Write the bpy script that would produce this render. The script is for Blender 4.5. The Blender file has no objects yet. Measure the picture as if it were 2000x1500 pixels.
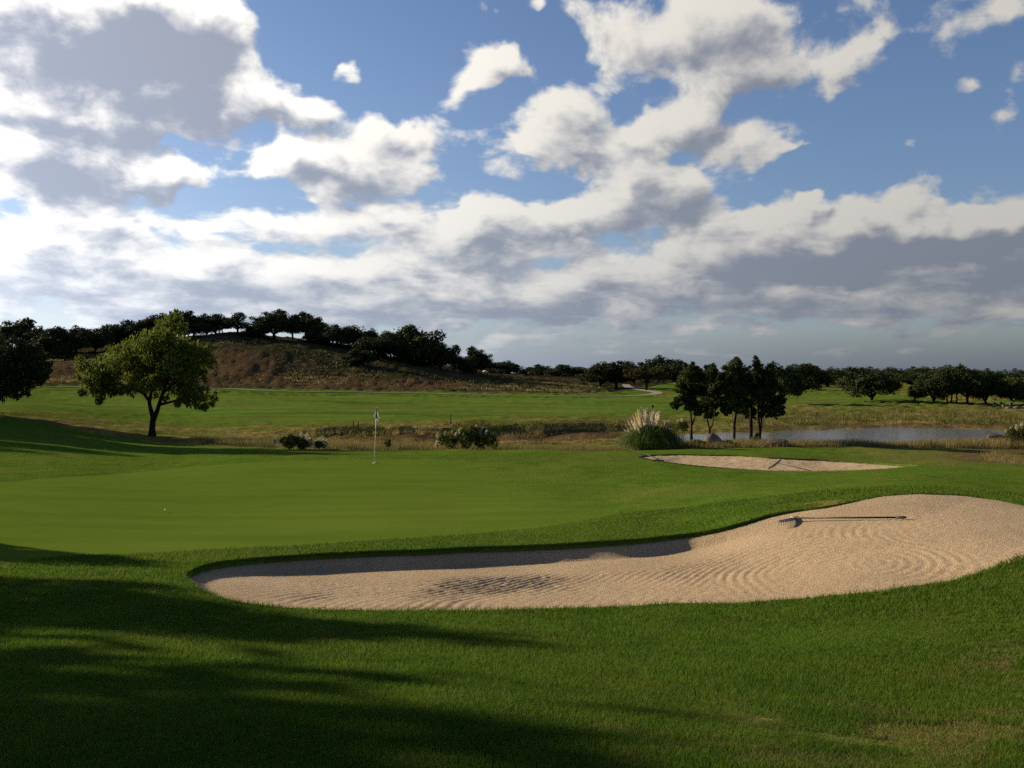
import bpy, math, random
import numpy as np
from mathutils import Vector, Matrix

# ------------------------------------------------------------------ camera, sky, sun, exposure
SC = bpy.context.scene
COL = SC.collection
EYE = 1.6                                   # camera height above the turf it stands on
FPX = 1804.0                                # focal length in photograph pixels (2000 wide)
PITCH = -math.atan(15.0 / FPX)
SUN_AZ, SUN_EL = math.radians(-65.0), math.radians(18.5)

cam_d = bpy.data.cameras.new('camera')
cam_d.sensor_width = 36.0
cam_d.lens = 36.0 * FPX / 2000.0
cam_d.clip_start, cam_d.clip_end = 0.05, 20000.0
cam = bpy.data.objects.new('camera', cam_d)
cam.location = (0, 0, EYE)
cam.rotation_euler = (math.pi / 2 + PITCH, 0, 0)
COL.objects.link(cam)
SC.camera = cam

def ray_dir(px, py):
    x = (np.asarray(px, float) - 1000.0) / FPX
    y = -(np.asarray(py, float) - 750.0) / FPX
    c, s = math.cos(PITCH), math.sin(PITCH)
    return np.stack([x, c - s * y, s + c * y], -1)

SUN = Vector((math.sin(SUN_AZ) * math.cos(SUN_EL), math.cos(SUN_AZ) * math.cos(SUN_EL), math.sin(SUN_EL)))
sun_d = bpy.data.lights.new('sun', 'SUN')
sun_d.energy = 5.0
sun_d.angle = math.radians(0.6)
sun_d.color = (1.0, 0.86, 0.64)
sun_o = bpy.data.objects.new('sun', sun_d)
sun_o.rotation_euler = SUN.to_track_quat('Z', 'Y').to_euler()
sun_o.location = (-60, 30, 40)
COL.objects.link(sun_o)

SC.view_settings.view_transform = 'Standard'
SC.view_settings.look = 'None'
SC.view_settings.exposure = 0.85
SC.view_settings.gamma = 1.0
SC.view_settings.use_curve_mapping = False
SC.render.engine = 'CYCLES'
SC.cycles.use_denoising = False
SC.cycles.max_bounces = 6
SC.cycles.transparent_max_bounces = 8
SC.cycles.caustics_reflective = False
SC.cycles.caustics_refractive = False

class NT:
    """tiny helper for node trees"""
    def __init__(self, tree):
        self.t = tree
    def n(self, typ, **kw):
        nd = self.t.nodes.new(typ)
        for k, v in kw.items():
            setattr(nd, k, v)
        return nd
    def put(self, sock, v):
        if isinstance(v, bpy.types.NodeSocket):
            self.t.links.new(v, sock)
        elif v is not None:
            sock.default_value = v
    def math(self, op, a, b=None, c=None, clamp=False):
        nd = self.n('ShaderNodeMath', operation=op, use_clamp=clamp)
        for i, v in enumerate((a, b, c)):
            if v is not None:
                self.put(nd.inputs[i], v)
        return nd.outputs[0]
    def vec(self, op, a, b=None, out=0):
        nd = self.n('ShaderNodeVectorMath', operation=op)
        self.put(nd.inputs[0], a)
        if b is not None:
            self.put(nd.inputs['Scale'] if op == 'SCALE' else nd.inputs[1], b)
        return nd.outputs[out]
    def mix(self, f, a, b, blend='MIX'):
        nd = self.n('ShaderNodeMix', data_type='RGBA', blend_type=blend, clamp_factor=True)
        self.put(nd.inputs[0], f)
        self.put(nd.inputs[6], a if isinstance(a, bpy.types.NodeSocket) else tuple(a) + (1,) if len(a) == 3 else a)
        self.put(nd.inputs[7], b if isinstance(b, bpy.types.NodeSocket) else tuple(b) + (1,) if len(b) == 3 else b)
        return nd.outputs[2]
    def ramp(self, v, lo, hi, a=0.0, b=1.0, smooth=True):
        nd = self.n('ShaderNodeMapRange', interpolation_type='SMOOTHSTEP' if smooth else 'LINEAR', clamp=True)
        self.put(nd.inputs[0], v)
        for i, x in zip((1, 2, 3, 4), (lo, hi, a, b)):
            self.put(nd.inputs[i], x)
        return nd.outputs[0]
    def noise(self, v, scale, detail=4, rough=0.55, dist=0.0, out='Fac'):
        nd = self.n('ShaderNodeTexNoise')
        if v is not None:
            self.put(nd.inputs['Vector'], v)
        nd.inputs['Scale'].default_value = scale
        nd.inputs['Detail'].default_value = detail
        nd.inputs['Roughness'].default_value = rough
        nd.inputs['Distortion'].default_value = dist
        return nd.outputs[out]

# ---- world: Nishita sky with a broken cumulus layer
W = bpy.data.worlds.new('World')
SC.world = W
W.use_nodes = True
SKY_STRENGTH = 0.060

# clouds: centre (as seen), half sizes, tilt, weight -> kept as azimuth / elevation of the sky
CLOUDS = [
    (150, 85, 370, 150, 0, 1.6), (330, 55, 190, 100, 0, .8), (300, 190, 110, 55, 10, .35), (350, 150, 70, 40, 0, .35),
    (60, 215, 240, 50, 0, .4), (240, 232, 80, 34, 0, .35),
    (430, 215, 100, 66, 20, .62), (500, 178, 80, 46, 0, .45), (600, 205, 85, 44, 0, .55), (545, 225, 120, 40, 10, .3),
    (658, 120, 40, 28, 0, .42), (686, 140, 46, 40, 0, .52), (545, 103, 30, 16, 0, .3),
    (560, 320, 150, 66, 0, .6), (670, 275, 130, 80, 10, .65), (790, 260, 120, 54, 0, .5), (680, 330, 190, 56, 0, .65), (800, 330, 130, 50, 0, .35),
    (950, 120, 130, 62, 0, .65), (890, 180, 110, 50, 20, .55), (1010, 140, 60, 40, 0, .3),
    (60, 290, 280, 90, 0, .75), (200, 320, 250, 55, 0, .7), (130, 385, 200, 60, 0, .55), (330, 335, 120, 36, 10, .4),
    (1060, 200, 80, 50, 30, .4), (1130, 235, 150, 80, 20, .55), (1040, 285, 150, 52, 8, .45), (1200, 275, 140, 50, 5, .45), (1120, 320, 90, 36, 0, .35),
    (1190, 60, 130, 90, 0, .5), (1330, 80, 210, 100, 0, .7), (1430, 30, 120, 70, 0, .35), (1360, 200, 150, 80, 30, .75), (1460, 140, 130, 70, 25, .6),
    (1610, 120, 160, 56, 15, .62), (1700, 95, 100, 40, 20, .3), (1440, 275, 150, 44, 0, .5), (1630, 180, 90, 30, 10, .35), (1300, 215, 60, 50, 0, .4),
    (1080, 425, 150, 44, 0, .62), (1210, 390, 180, 66, 5, .75), (1320, 350, 130, 66, 10, .6), (1370, 400, 120, 50, 0, .45), (1230, 340, 90, 50, 20, .4),
    (1500, 460, 260, 56, 3, .6), (1680, 460, 300, 70, 0, .85), (1830, 425, 200, 62, 0, .75), (1960, 430, 120, 46, 0, .5), (1690, 400, 90, 36, 20, .45), (1450, 505, 240, 40, 0, .5),
    (1945, 490, 110, 30, 5, .5), (1938, 235, 56, 42, 30, .46), (1770, 280, 52, 26, 0, .40), (1812, 342, 80, 40, 20, .50), (1460, 350, 60, 34, 0, .5),
    (1500, 305, 62, 22, 20, .5), (1565, 290, 36, 12, 0, .35), (1590, 372, 60, 20, 15, .45), (1545, 392, 90, 24, 0, .35), (1775, 208, 40, 14, 0, .35), (1850, 228, 50, 14, -10, .25), (1900, 187, 70, 18, 0, .35),
    (1650, 30, 200, 50, 0, .35), (1930, 40, 120, 44, 25, .4), (1985, 150, 50, 40, 0, .3), (1048, 8, 40, 24, 0, .5), (960, 20, 50, 20, 0, .25),
    (560, 432, 200, 40, -4, .5), (720, 405, 180, 56, 0, .55), (930, 400, 90, 60, 25, .55), (880, 450, 200, 50, 10, .5), (240, 438, 170, 34, 0, .45), (980, 475, 180, 46, 0, .45),
    (1000, 565, 3000, 150, 0, .56), (300, 530, 900, 90, 0, .34), (1500, 565, 900, 80, 0, .25), (600, 600, 700, 40, 0, .2),
    # blue gaps
    (800, 60, 280, 110, 0, -.45), (1750, 270, 260, 110, -10, -.3), (440, 375, 90, 46, 0, -.3), (560, 90, 150, 80, 0, -.35), (1080, 80, 60, 110, 0, -.3), (770, 190, 70, 60, 0, -.3), (1640, 330, 150, 40, 0, -.2), (1220, 200, 40, 70, 20, -.2),
]
CL_N1, CL_N2, CL_OFF, CL_S1 = 1.5, .25, -.19, 14.0
CL_DARK, CL_LIT, CL_HAZE = (4.5, 4.9, 6.0), (12.0, 11.4, 10.3), (4.7, 5.7, 7.4)

def build_field_group():
    g = bpy.data.node_groups.new('cloud_field', 'ShaderNodeTree')
    g.interface.new_socket('Direction', in_out='INPUT', socket_type='NodeSocketVector')
    g.interface.new_socket('Field', in_out='OUTPUT', socket_type='NodeSocketFloat')
    N = NT(g)
    gi, go = N.n('NodeGroupInput'), N.n('NodeGroupOutput')
    d = N.vec('NORMALIZE', gi.outputs[0])
    sp = N.n('ShaderNodeSeparateXYZ')
    N.put(sp.inputs[0], d)
    x, y, z = sp.outputs
    az = N.math('ARCTAN2', x, y)
    el = N.math('ARCSINE', z)
    # puffs: about as tall as wide overhead, flatter and flatter towards the horizon
    cb = N.n('ShaderNodeCombineXYZ')
    N.put(cb.inputs[0], az)
    N.put(cb.inputs[1], N.math('MULTIPLY', N.math('LOGARITHM', N.math('ADD', N.math('MAXIMUM', z, 0.0), 0.12), 2.718), .60))
    p = cb.outputs[0]
    n1 = N.noise(p, CL_S1, 8, .57, .3)
    n2 = N.noise(p, 3.0, 1, .5)
    ca = N.n('ShaderNodeCombineXYZ')
    N.put(ca.inputs[0], az)
    N.put(ca.inputs[1], el)
    acc = N.math('MULTIPLY_ADD', N.math('SUBTRACT', n1, .5), CL_N1, .5 + CL_OFF)
    acc = N.math('MULTIPLY_ADD', N.math('SUBTRACT', n2, .5), CL_N2, acc)
    # warp the blob coordinates a little so that no outline is an ellipse
    wa = N.noise(ca.outputs[0], 14, 3, .6, 0, 'Color')
    caw = N.vec('ADD', ca.outputs[0], N.vec('SCALE', N.vec('SUBTRACT', wa, (.5, .5, .5)), .06))
    for (px, py, rx, ry, rot, w) in CLOUDS:
        r = ray_dir(px, py)
        a, e = math.atan2(r[0], r[1]), math.atan2(r[2], math.hypot(r[0], r[1]))
        mp = N.n('ShaderNodeMapping', vector_type='TEXTURE')
        N.put(mp.inputs[0], caw)
        mp.inputs[1].default_value = (a, e, 0)
        mp.inputs[2].default_value = (0, 0, math.radians(rot))
        mp.inputs[3].default_value = (1.02 * rx / FPX, 1.02 * ry / FPX, 1)
        gr = N.n('ShaderNodeTexGradient', gradient_type='SPHERICAL')
        N.put(gr.inputs[0], mp.outputs[0])
        acc = N.math('MULTIPLY_ADD', gr.outputs['Fac'], w, acc)
    N.put(go.inputs[0], acc)
    return g

def build_world():
    t = W.node_tree
    t.nodes.clear()
    N = NT(t)
    out = N.n('ShaderNodeOutputWorld')
    bg = N.n('ShaderNodeBackground')
    t.links.new(bg.outputs[0], out.inputs[0])
    sky = N.n('ShaderNodeTexSky', sky_type='NISHITA')
    sky.sun_disc = False
    sky.sun_elevation = SUN_EL
    sky.sun_rotation = SUN_AZ % (2 * math.pi)
    sky.altitude = 300
    sky.air_density = 1.0
    sky.dust_density = 0.9
    sky.ozone_density = 2.5
    tc = N.n('ShaderNodeTexCoord')
    d = tc.outputs['Generated']
    sp = N.n('ShaderNodeSeparateXYZ')
    N.put(sp.inputs[0], d)
    z = N.math('MAXIMUM', sp.outputs[2], 0.0)
    fg = build_field_group()
    def field(v):
        nd = N.n('ShaderNodeGroup')
        nd.node_tree = fg
        N.put(nd.inputs[0], v)
        return nd.outputs[0]
    f0 = field(d)
    f1 = field(N.vec('ADD', d, (-0.016, 0.0, 0.018)))
    mask = N.ramp(f0, .42, .74)
    lit = N.math('MULTIPLY_ADD', N.math('SUBTRACT', f0, f1), 2.1, N.ramp(z, .02, .22, .40, .60))
    thick = N.ramp(f0, .58, 2.0, 0.0, 1.0, False)
    lit = N.math('SUBTRACT', lit, N.math('MULTIPLY', thick, 1.75))
    det = N.noise(N.vec('MULTIPLY', d, (1.0, 1.0, 2.2)), 22, 5, .6)
    lit = N.math('MULTIPLY_ADD', N.math('SUBTRACT', det, .5), .95, lit)
    lit = N.ramp(lit, -.62, .95)
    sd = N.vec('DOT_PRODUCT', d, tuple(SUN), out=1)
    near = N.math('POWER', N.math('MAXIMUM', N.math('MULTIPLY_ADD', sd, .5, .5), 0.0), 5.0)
    # sunlit sides brighten towards the sun, the shaded cores much less
    # (front-lit clouds opposite the sun, out of view, get extra gain for fill light)
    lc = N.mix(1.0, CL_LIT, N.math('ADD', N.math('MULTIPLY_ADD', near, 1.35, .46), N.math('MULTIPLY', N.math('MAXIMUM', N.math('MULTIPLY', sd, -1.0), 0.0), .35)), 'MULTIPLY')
    dc = N.mix(1.0, CL_DARK, N.math('MULTIPLY_ADD', near, .66, .42), 'MULTIPLY')
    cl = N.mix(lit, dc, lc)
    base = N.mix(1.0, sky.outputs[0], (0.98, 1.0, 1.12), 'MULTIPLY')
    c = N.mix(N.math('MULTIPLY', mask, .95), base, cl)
    # low grey-blue layer along the horizon
    hz = N.math('MAXIMUM', N.ramp(z, .10, -.01, 0.0, 1.0), N.math('MULTIPLY', N.math('POWER', 2.718, N.math('MULTIPLY', z, -9.0)), .72))
    hcol = N.mix(1.0, CL_HAZE, N.math('MULTIPLY_ADD', near, 2.3, .19), 'MULTIPLY')
    c = N.mix(N.math('MULTIPLY', hz, .93), c, hcol)
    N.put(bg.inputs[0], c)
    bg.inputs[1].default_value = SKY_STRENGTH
build_world()
try:
    W.cycles.sampling_method = 'MANUAL'
    W.cycles.sample_map_resolution = 512
except Exception:
    pass

# ------------------------------------------------------------------ helpers: objects, tags, materials
rng = np.random.default_rng(7)

def tag(o, label=None, cat=None, group=None, kind=None):
    if label: o['label'] = label
    if cat: o['category'] = cat
    if group: o['group'] = group
    if kind: o['kind'] = kind
    return o

def mesh_data(name, verts, faces, mats=(), smooth=False, mat_idx=None):
    """faces: (n,3) or (n,4) array, or list of lists"""
    me = bpy.data.meshes.new(name)
    v = np.asarray(verts, np.float32)
    if isinstance(faces, np.ndarray):
        k = faces.shape[1]
        me.vertices.add(len(v)); me.vertices.foreach_set('co', v.ravel())
        me.loops.add(faces.size); me.loops.foreach_set('vertex_index', faces.astype(np.int32).ravel())
        me.polygons.add(len(faces))
        me.polygons.foreach_set('loop_start', np.arange(0, faces.size, k, dtype=np.int32))
        me.polygons.foreach_set('loop_total', np.full(len(faces), k, np.int32))
    else:
        me.from_pydata([tuple(map(float, q)) for q in v], [], [tuple(f) for f in faces])
    for m in mats:
        me.materials.append(m)
    if mat_idx is not None:
        me.polygons.foreach_set('material_index', np.asarray(mat_idx, np.int32))
    me.polygons.foreach_set('use_smooth', np.full(len(me.polygons), smooth, bool))
    me.update(calc_edges=True)
    return me

def obj(name, me, parent=None, loc=None):
    o = bpy.data.objects.new(name, me)
    COL.objects.link(o)
    if parent is not None: o.parent = parent
    if loc is not None: o.location = loc
    return o

def empty(name, loc, rz=0.0, scale=None):
    o = bpy.data.objects.new(name, None)
    o.empty_display_size = 0.3
    COL.objects.link(o)
    o.location = loc
    o.rotation_euler = (0, 0, rz)
    if scale is not None: o.scale = scale
    return o

class MB:
    """collects tubes / boxes / quads into one mesh"""
    def __init__(self): self.v, self.f = [], []
    def add(self, v, f):
        b = len(self.v)
        self.v += [tuple(map(float, q)) for q in v]
        self.f += [tuple(i + b for i in q) for q in f]
    def tube(self, pts, rad, seg=8, cap=True):
        pts = [Vector(p) for p in pts]
        rings = []
        for i, p in enumerate(pts):
            t = (pts[min(i + 1, len(pts) - 1)] - pts[max(i - 1, 0)]).normalized()
            a = t.cross(Vector((0.31, 0.2, 0.93)))
            if a.length < .05: a = t.cross(Vector((1, 0, 0)))
            a.normalize(); b = t.cross(a)
            r = rad[i] if hasattr(rad, '__len__') else rad
            rings.append([p + (a * math.cos(k * 2 * math.pi / seg) + b * math.sin(k * 2 * math.pi / seg)) * r for k in range(seg)])
        base = len(self.v)
        for rg in rings: self.v += [tuple(q) for q in rg]
        for i in range(len(rings) - 1):
            for k in range(seg):
                k2 = (k + 1) % seg
                self.f.append((base + i * seg + k, base + i * seg + k2, base + (i + 1) * seg + k2, base + (i + 1) * seg + k))
        if cap:
            self.f.append(tuple(base + k for k in reversed(range(seg))))
            self.f.append(tuple(base + (len(rings) - 1) * seg + k for k in range(seg)))
    def box(self, lo, hi):
        x0, y0, z0 = lo; x1, y1, z1 = hi
        self.add([(x0, y0, z0), (x1, y0, z0), (x1, y1, z0), (x0, y1, z0), (x0, y0, z1), (x1, y0, z1), (x1, y1, z1), (x0, y1, z1)],
                 [(3, 2, 1, 0), (4, 5, 6, 7), (0, 1, 5, 4), (1, 2, 6, 5), (2, 3, 7, 6), (3, 0, 4, 7)])
    def mesh(self, name, mat, smooth=False):
        return mesh_data(name, self.v, self.f, [mat], smooth)
    def build(self, name, mat, parent=None, smooth=False, loc=None):
        return obj(name, self.mesh(name, mat, smooth), parent, loc)

def new_mat(name):
    m = bpy.data.materials.new(name)
    m.use_nodes = True
    m.node_tree.nodes.clear()
    N = NT(m.node_tree)
    out = N.n('ShaderNodeOutputMaterial')
    return m, N, out

def simple_mat(name, c1, c2, scale=6, rough=.8, bump=.0, bscale=40, spec=.3, metal=0.0):
    m, N, out = new_mat(name)
    tc = N.n('ShaderNodeTexCoord')
    b = N.n('ShaderNodeBsdfPrincipled')
    f = N.noise(tc.outputs['Object'], scale, 5, .6)
    N.put(b.inputs['Base Color'], N.mix(N.ramp(f, .3, .7), c1, c2))
    b.inputs['Roughness'].default_value = rough
    b.inputs['Metallic'].default_value = metal
    b.inputs['Specular IOR Level'].default_value = spec
    if bump:
        bp = N.n('ShaderNodeBump')
        bp.inputs['Strength'].default_value = bump
        bp.inputs['Distance'].default_value = .05
        N.put(bp.inputs['Height'], N.noise(tc.outputs['Object'], bscale, 5, .6))
        N.put(b.inputs['Normal'], bp.outputs[0])
    N.put(out.inputs[0], b.outputs[0])
    return m

def leaf_mat(name, c1, c2, c3, trans=.3, scale=.9, rough=.7, spec=.06):
    """foliage: colour varies by clump, leaf and tree; some light passes through"""
    m, N, out = new_mat(name)
    tc = N.n('ShaderNodeTexCoord')
    geo = N.n('ShaderNodeNewGeometry')
    oi = N.n('ShaderNodeObjectInfo')
    f = N.noise(geo.outputs['Position'], scale, 3, .6)
    c = N.mix(N.ramp(f, .35, .65), c1, c2)
    c = N.mix(N.math('MULTIPLY', geo.outputs['Random Per Island'], .55), c, c3)
    hs = N.n('ShaderNodeHueSaturation')
    N.put(hs.inputs['Value'], N.math('MULTIPLY_ADD', oi.outputs['Random'], .5, .75))
    N.put(hs.inputs['Hue'], N.math('MULTIPLY_ADD', oi.outputs['Random'], .03, .485))
    N.put(hs.inputs['Color'], c)
    b = N.n('ShaderNodeBsdfPrincipled')
    N.put(b.inputs['Base Color'], hs.outputs[0])
    b.inputs['Roughness'].default_value = rough
    b.inputs['Specular IOR Level'].default_value = spec
    tr = N.n('ShaderNodeBsdfTranslucent')
    N.put(tr.inputs[0], hs.outputs[0])
    mx = N.n('ShaderNodeMixShader')
    mx.inputs[0].default_value = trans
    N.put(mx.inputs[1], b.outputs[0]); N.put(mx.inputs[2], tr.outputs[0])
    N.put(out.inputs[0], mx.outputs[0])
    return m

# ------------------------------------------------------------------ terrain: heights from what the picture shows
# columns of (image row, distance forward) along one image column; rows below the eye line fall away from the eye
def H(py, Y):                        # row -> height of the ground at forward distance Y
    r = ray_dir(1000, py)
    return EYE + Y * r[2] / r[1]
CTRL = []
def col(px, pts):
    u = (px - 1000.0) / FPX
    for py, Y in pts:
        CTRL.append((u * Y, Y, H(py, Y)))
col(-700, [(1300, 6.6), (1150, 11), (1000, 19.5), (920, 30), (880, 40), (840, 54), (795, 75), (765, 110), (745, 170), (700, 230)])
col(-250, [(1300, 6.6), (1150, 11), (1000, 19.5), (928, 29), (885, 39), (845, 53), (798, 74), (772, 108), (752, 170), (700, 225), (680, 250), (690, 290)])
col(0, [(1500, 3.8), (1300, 6.6), (1150, 11), (1000, 19.5), (935, 28), (890, 38), (848, 52), (805, 72), (780, 105), (757, 170), (749, 190), (702, 225), (684, 250), (690, 300)])
col(300, [(1500, 3.8), (1300, 6.5), (1150, 10.5), (1060, 15.5), (980, 23), (912, 36), (882, 45), (868, 55), (850, 68), (815, 92), (785, 125), (757, 170), (749, 186), (690, 225), (662, 252), (672, 300)])
col(450, [(1200, 9.2), (1095, 13.2), (1000, 21), (905, 36.5), (881, 44.5), (873, 52), (858, 66), (812, 94), (780, 135), (760, 172), (750, 186), (690, 222), (653, 252), (664, 300)])
col(600, [(1500, 3.8), (1300, 6.4), (1190, 9.6), (1086, 14), (1000, 21), (902, 37), (881, 44), (878.5, 48), (872, 55), (862, 65), (840, 76), (810, 96), (777, 148), (763, 174), (748, 188), (700, 220), (668, 250), (680, 300)])
col(750, [(1190, 9.6), (1076, 14.5), (990, 22), (902, 37), (879, 44.5), (880, 48), (877, 55), (864, 67), (834, 77.5), (812, 94), (775, 155), (765, 176), (750, 190), (715, 218), (695, 245), (700, 300)])
col(900, [(1500, 3.8), (1300, 6.4), (1190, 9.6), (1070, 14.8), (980, 23.5), (902, 37), (876, 45), (881, 48), (880, 56), (865, 66), (851, 74), (831, 78), (818, 90), (790, 125), (768, 172), (757, 190), (733, 230), (724, 252), (726, 300)])
col(1050, [(1192, 9.6), (1065, 15), (980, 23), (905, 36), (877, 44.5), (882, 48), (882, 57), (866, 67), (848, 77), (829, 82), (808, 100), (780, 145), (770, 175), (758, 200), (741, 250), (739, 320), (739, 420)])
col(1200, [(1500, 3.8), (1300, 6.4), (1195, 9.6), (1053, 15.2), (980, 23), (920, 32.5), (880, 44), (883, 48), (884, 57), (867, 67), (845, 79), (828, 86), (800, 112), (773, 172), (757, 225), (746, 300), (741, 420)])
col(1350, [(1185, 9.6), (1040, 15.5), (965, 23), (925, 31), (884, 42), (877, 46), (873, 51), (874, 58), (871, 66), (856, 76), (838, 83), (815, 99), (785, 145), (765, 200), (750, 290), (743, 420)])
col(1500, [(1500, 3.8), (1300, 6.4), (1182, 9.6), (998, 16), (958, 22), (925, 31), (886, 41), (878, 46), (871, 51), (873, 58), (879, 66), (861, 76), (845, 81), (826, 91), (812, 102), (790, 145), (770, 190), (755, 270), (744, 450)])
col(1650, [(1160, 9.6), (975, 16), (945, 23), (922, 31), (892, 41), (878, 47), (871, 53), (876, 60), (880, 68), (858, 80), (836, 88), (817, 100), (790, 145), (770, 190), (755, 270), (744, 450)])
col(1800, [(1500, 3.9), (1300, 6.6), (1140, 9.8), (963, 16), (935, 24), (912, 34), (885, 45), (874, 54), (876, 61), (880, 68), (858, 80), (837, 88), (815, 100), (792, 145), (770, 190), (755, 260), (744, 450)])
col(2000, [(1500, 3.9), (1300, 6.6), (1085, 10.5), (985, 15), (950, 22), (925, 30), (900, 42), (880, 52), (870, 62), (857, 75), (828, 92), (794, 145), (770, 200), (755, 260), (744, 450)])
col(2350, [(1300, 6.6), (1090, 10.5), (995, 15), (950, 22), (925, 30), (900, 42), (880, 52), (865, 64), (850, 78), (828, 92), (794, 145), (770, 200), (744, 450)])
col(2900, [(1300, 6.6), (1100, 10.5), (995, 15), (930, 28), (900, 42), (870, 62), (828, 92), (780, 160), (744, 450)])
for a in (-170, -130, -90, -60, -40, 0, 40, 60, 90, 130, 170):
    for r, zz in ((1.2, 0.0),):
        CTRL.append((r * math.sin(math.radians(a)), r * math.cos(math.radians(a)), zz))
for a in (-150, -110, -75, 75, 110, 150, 180):
    for r, zz in ((5, -.2), (20, -.7), (70, -1.2), (250, -1.5)):
        CTRL.append((r * math.sin(math.radians(a)), r * math.cos(math.radians(a)), zz))
for a in list(range(-180, 180, 20)):
    for r, zz in ((900, -1.0), (2600, -1.0), (7000, -2.0)):
        CTRL.append((r * math.sin(math.radians(a)), r * math.cos(math.radians(a)), zz))
CTRL = np.array(CTRL)
K_AZ = math.degrees(1) / 18.0
def ab(X, Y):
    return np.stack([np.arctan2(X, Y) * K_AZ, np.log(np.maximum(np.hypot(X, Y), .4))], -1)
def tps_k(d2):
    return 0.5 * d2 * np.log(d2 + 1e-12)
CP = ab(CTRL[:, 0], CTRL[:, 1])
def tps_solve(P, z, reg):
    n = len(P)
    d2 = ((P[:, None] - P[None]) ** 2).sum(-1)
    A = np.zeros((n + 3, n + 3))
    A[:n, :n] = tps_k(d2) + np.eye(n) * reg
    A[:n, n] = 1; A[:n, n + 1:] = P
    A[n:, :n] = A[:n, n:].T
    return np.linalg.solve(A, np.concatenate([z, np.zeros(3)]))
# heights far away are in metres over long distances: fit the slope angle (height / distance^0.5) for even weight
RW = np.hypot(CTRL[:, 0], CTRL[:, 1])
TW = tps_solve(CP, (CTRL[:, 2] - EYE) / np.sqrt(np.maximum(RW, 1.0)), 2e-4)
def ground_exact(X, Y):
    X, Y = np.atleast_1d(np.asarray(X, float)), np.atleast_1d(np.asarray(Y, float))
    sh = X.shape
    X, Y = X.ravel(), Y.ravel()
    out = np.empty(len(X))
    R = np.sqrt(np.maximum(np.hypot(X, Y), 1.0))
    for i in range(0, len(X), 40000):
        P = ab(X[i:i + 40000], Y[i:i + 40000])
        d2 = ((P[:, None, 0] - CP[None, :, 0]) ** 2 + (P[:, None, 1] - CP[None, :, 1]) ** 2)
        out[i:i + 40000] = tps_k(d2) @ TW[:-3] + TW[-3] + P @ TW[-2:]
    return (EYE + out * R).reshape(sh)

# the fitted surface, tabulated by bearing and log distance and read back bicubically
T_A0, T_DA = -math.pi, math.radians(.75)
T_B0, T_DB = math.log(.4), .03
_na, _nb = int(2 * math.pi / T_DA) + 1, int((math.log(7600) - T_B0) / T_DB) + 2
_ta = T_A0 + T_DA * np.arange(-1, _na + 2); _tb = T_B0 + T_DB * np.arange(-1, _nb + 2)
_TA, _TB = np.meshgrid(_ta, _tb, indexing='ij')
_tac = np.clip(_TA, -math.pi + 1e-4, math.pi - 1e-4)
_er = np.exp(_TB)
TABLE = (ground_exact(np.sin(_tac) * _er, np.cos(_tac) * _er) - EYE) / np.sqrt(np.maximum(_er, 1.0))
def ground0(X, Y):
    X, Y = np.atleast_1d(np.asarray(X, float)), np.atleast_1d(np.asarray(Y, float))
    r = np.clip(np.hypot(X, Y), .41, 7500)
    a = (np.arctan2(X, Y) - T_A0) / T_DA; b = (np.log(r) - T_B0) / T_DB
    ia, ib = np.clip(np.floor(a).astype(int), 0, _na - 1), np.clip(np.floor(b).astype(int), 0, _nb - 1)
    fa, fb = a - ia, b - ib
    cr = lambda t: (.5 * (-t + 2 * t * t - t ** 3), .5 * (2 - 5 * t * t + 3 * t ** 3), .5 * (t + 4 * t * t - 3 * t ** 3), .5 * (-t * t + t ** 3))
    wa, wb = cr(fa), cr(fb)
    out = 0
    for i in range(4):
        row = 0
        for j in range(4):
            row = row + wb[j] * TABLE[ia + i, ib + j]
        out = out + wa[i] * row
    return EYE + out * np.sqrt(np.maximum(r, 1.0))

# value noise for relief and scatter
PERM = np.random.default_rng(3).random((256, 256))
def vnoise(X, Y, s):
    x, y = np.asarray(X) * s, np.asarray(Y) * s
    xi, yi = np.floor(x).astype(int), np.floor(y).astype(int)
    fx, fy = x - xi, y - yi
    fx, fy = fx * fx * (3 - 2 * fx), fy * fy * (3 - 2 * fy)
    g = lambda i, j: PERM[i & 255, j & 255]
    return (g(xi, yi) * (1 - fx) + g(xi + 1, yi) * fx) * (1 - fy) + (g(xi, yi + 1) * (1 - fx) + g(xi + 1, yi + 1) * fx) * fy
def fbm(X, Y, s, o=4):
    t, a, w = 0, 1.0, 0
    for i in range(o):
        t = t + a * vnoise(np.asarray(X) + 17.3 * i, np.asarray(Y) - 9.1 * i, s * 2 ** i); w += a; a *= .5
    return t / w

def hit(px, py, lo=1.5, hi=900.0):
    """where the view through a pixel first meets the ground"""
    px, py = np.atleast_1d(np.asarray(px, float)), np.atleast_1d(np.asarray(py, float))
    r = ray_dir(px, py)
    T = np.exp(np.linspace(math.log(lo), math.log(hi), 900))
    u = r[:, 0] / r[:, 1]; w = r[:, 2] / r[:, 1]
    X = u[:, None] * T[None]; Y = np.broadcast_to(T[None], X.shape)
    dz = EYE + w[:, None] * T[None] - ground0(X, Y)
    neg = dz < 0
    k = np.where(neg.any(1), neg.argmax(1), len(T) - 1)
    k = np.maximum(k, 1)
    i = np.arange(len(px))
    a, b = dz[i, k - 1], dz[i, k]
    f = np.clip(a / np.where(np.abs(a - b) < 1e-9, 1, a - b), 0, 1)
    t = T[k - 1] + f * (T[k] - T[k - 1])
    return u * t, t

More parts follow.
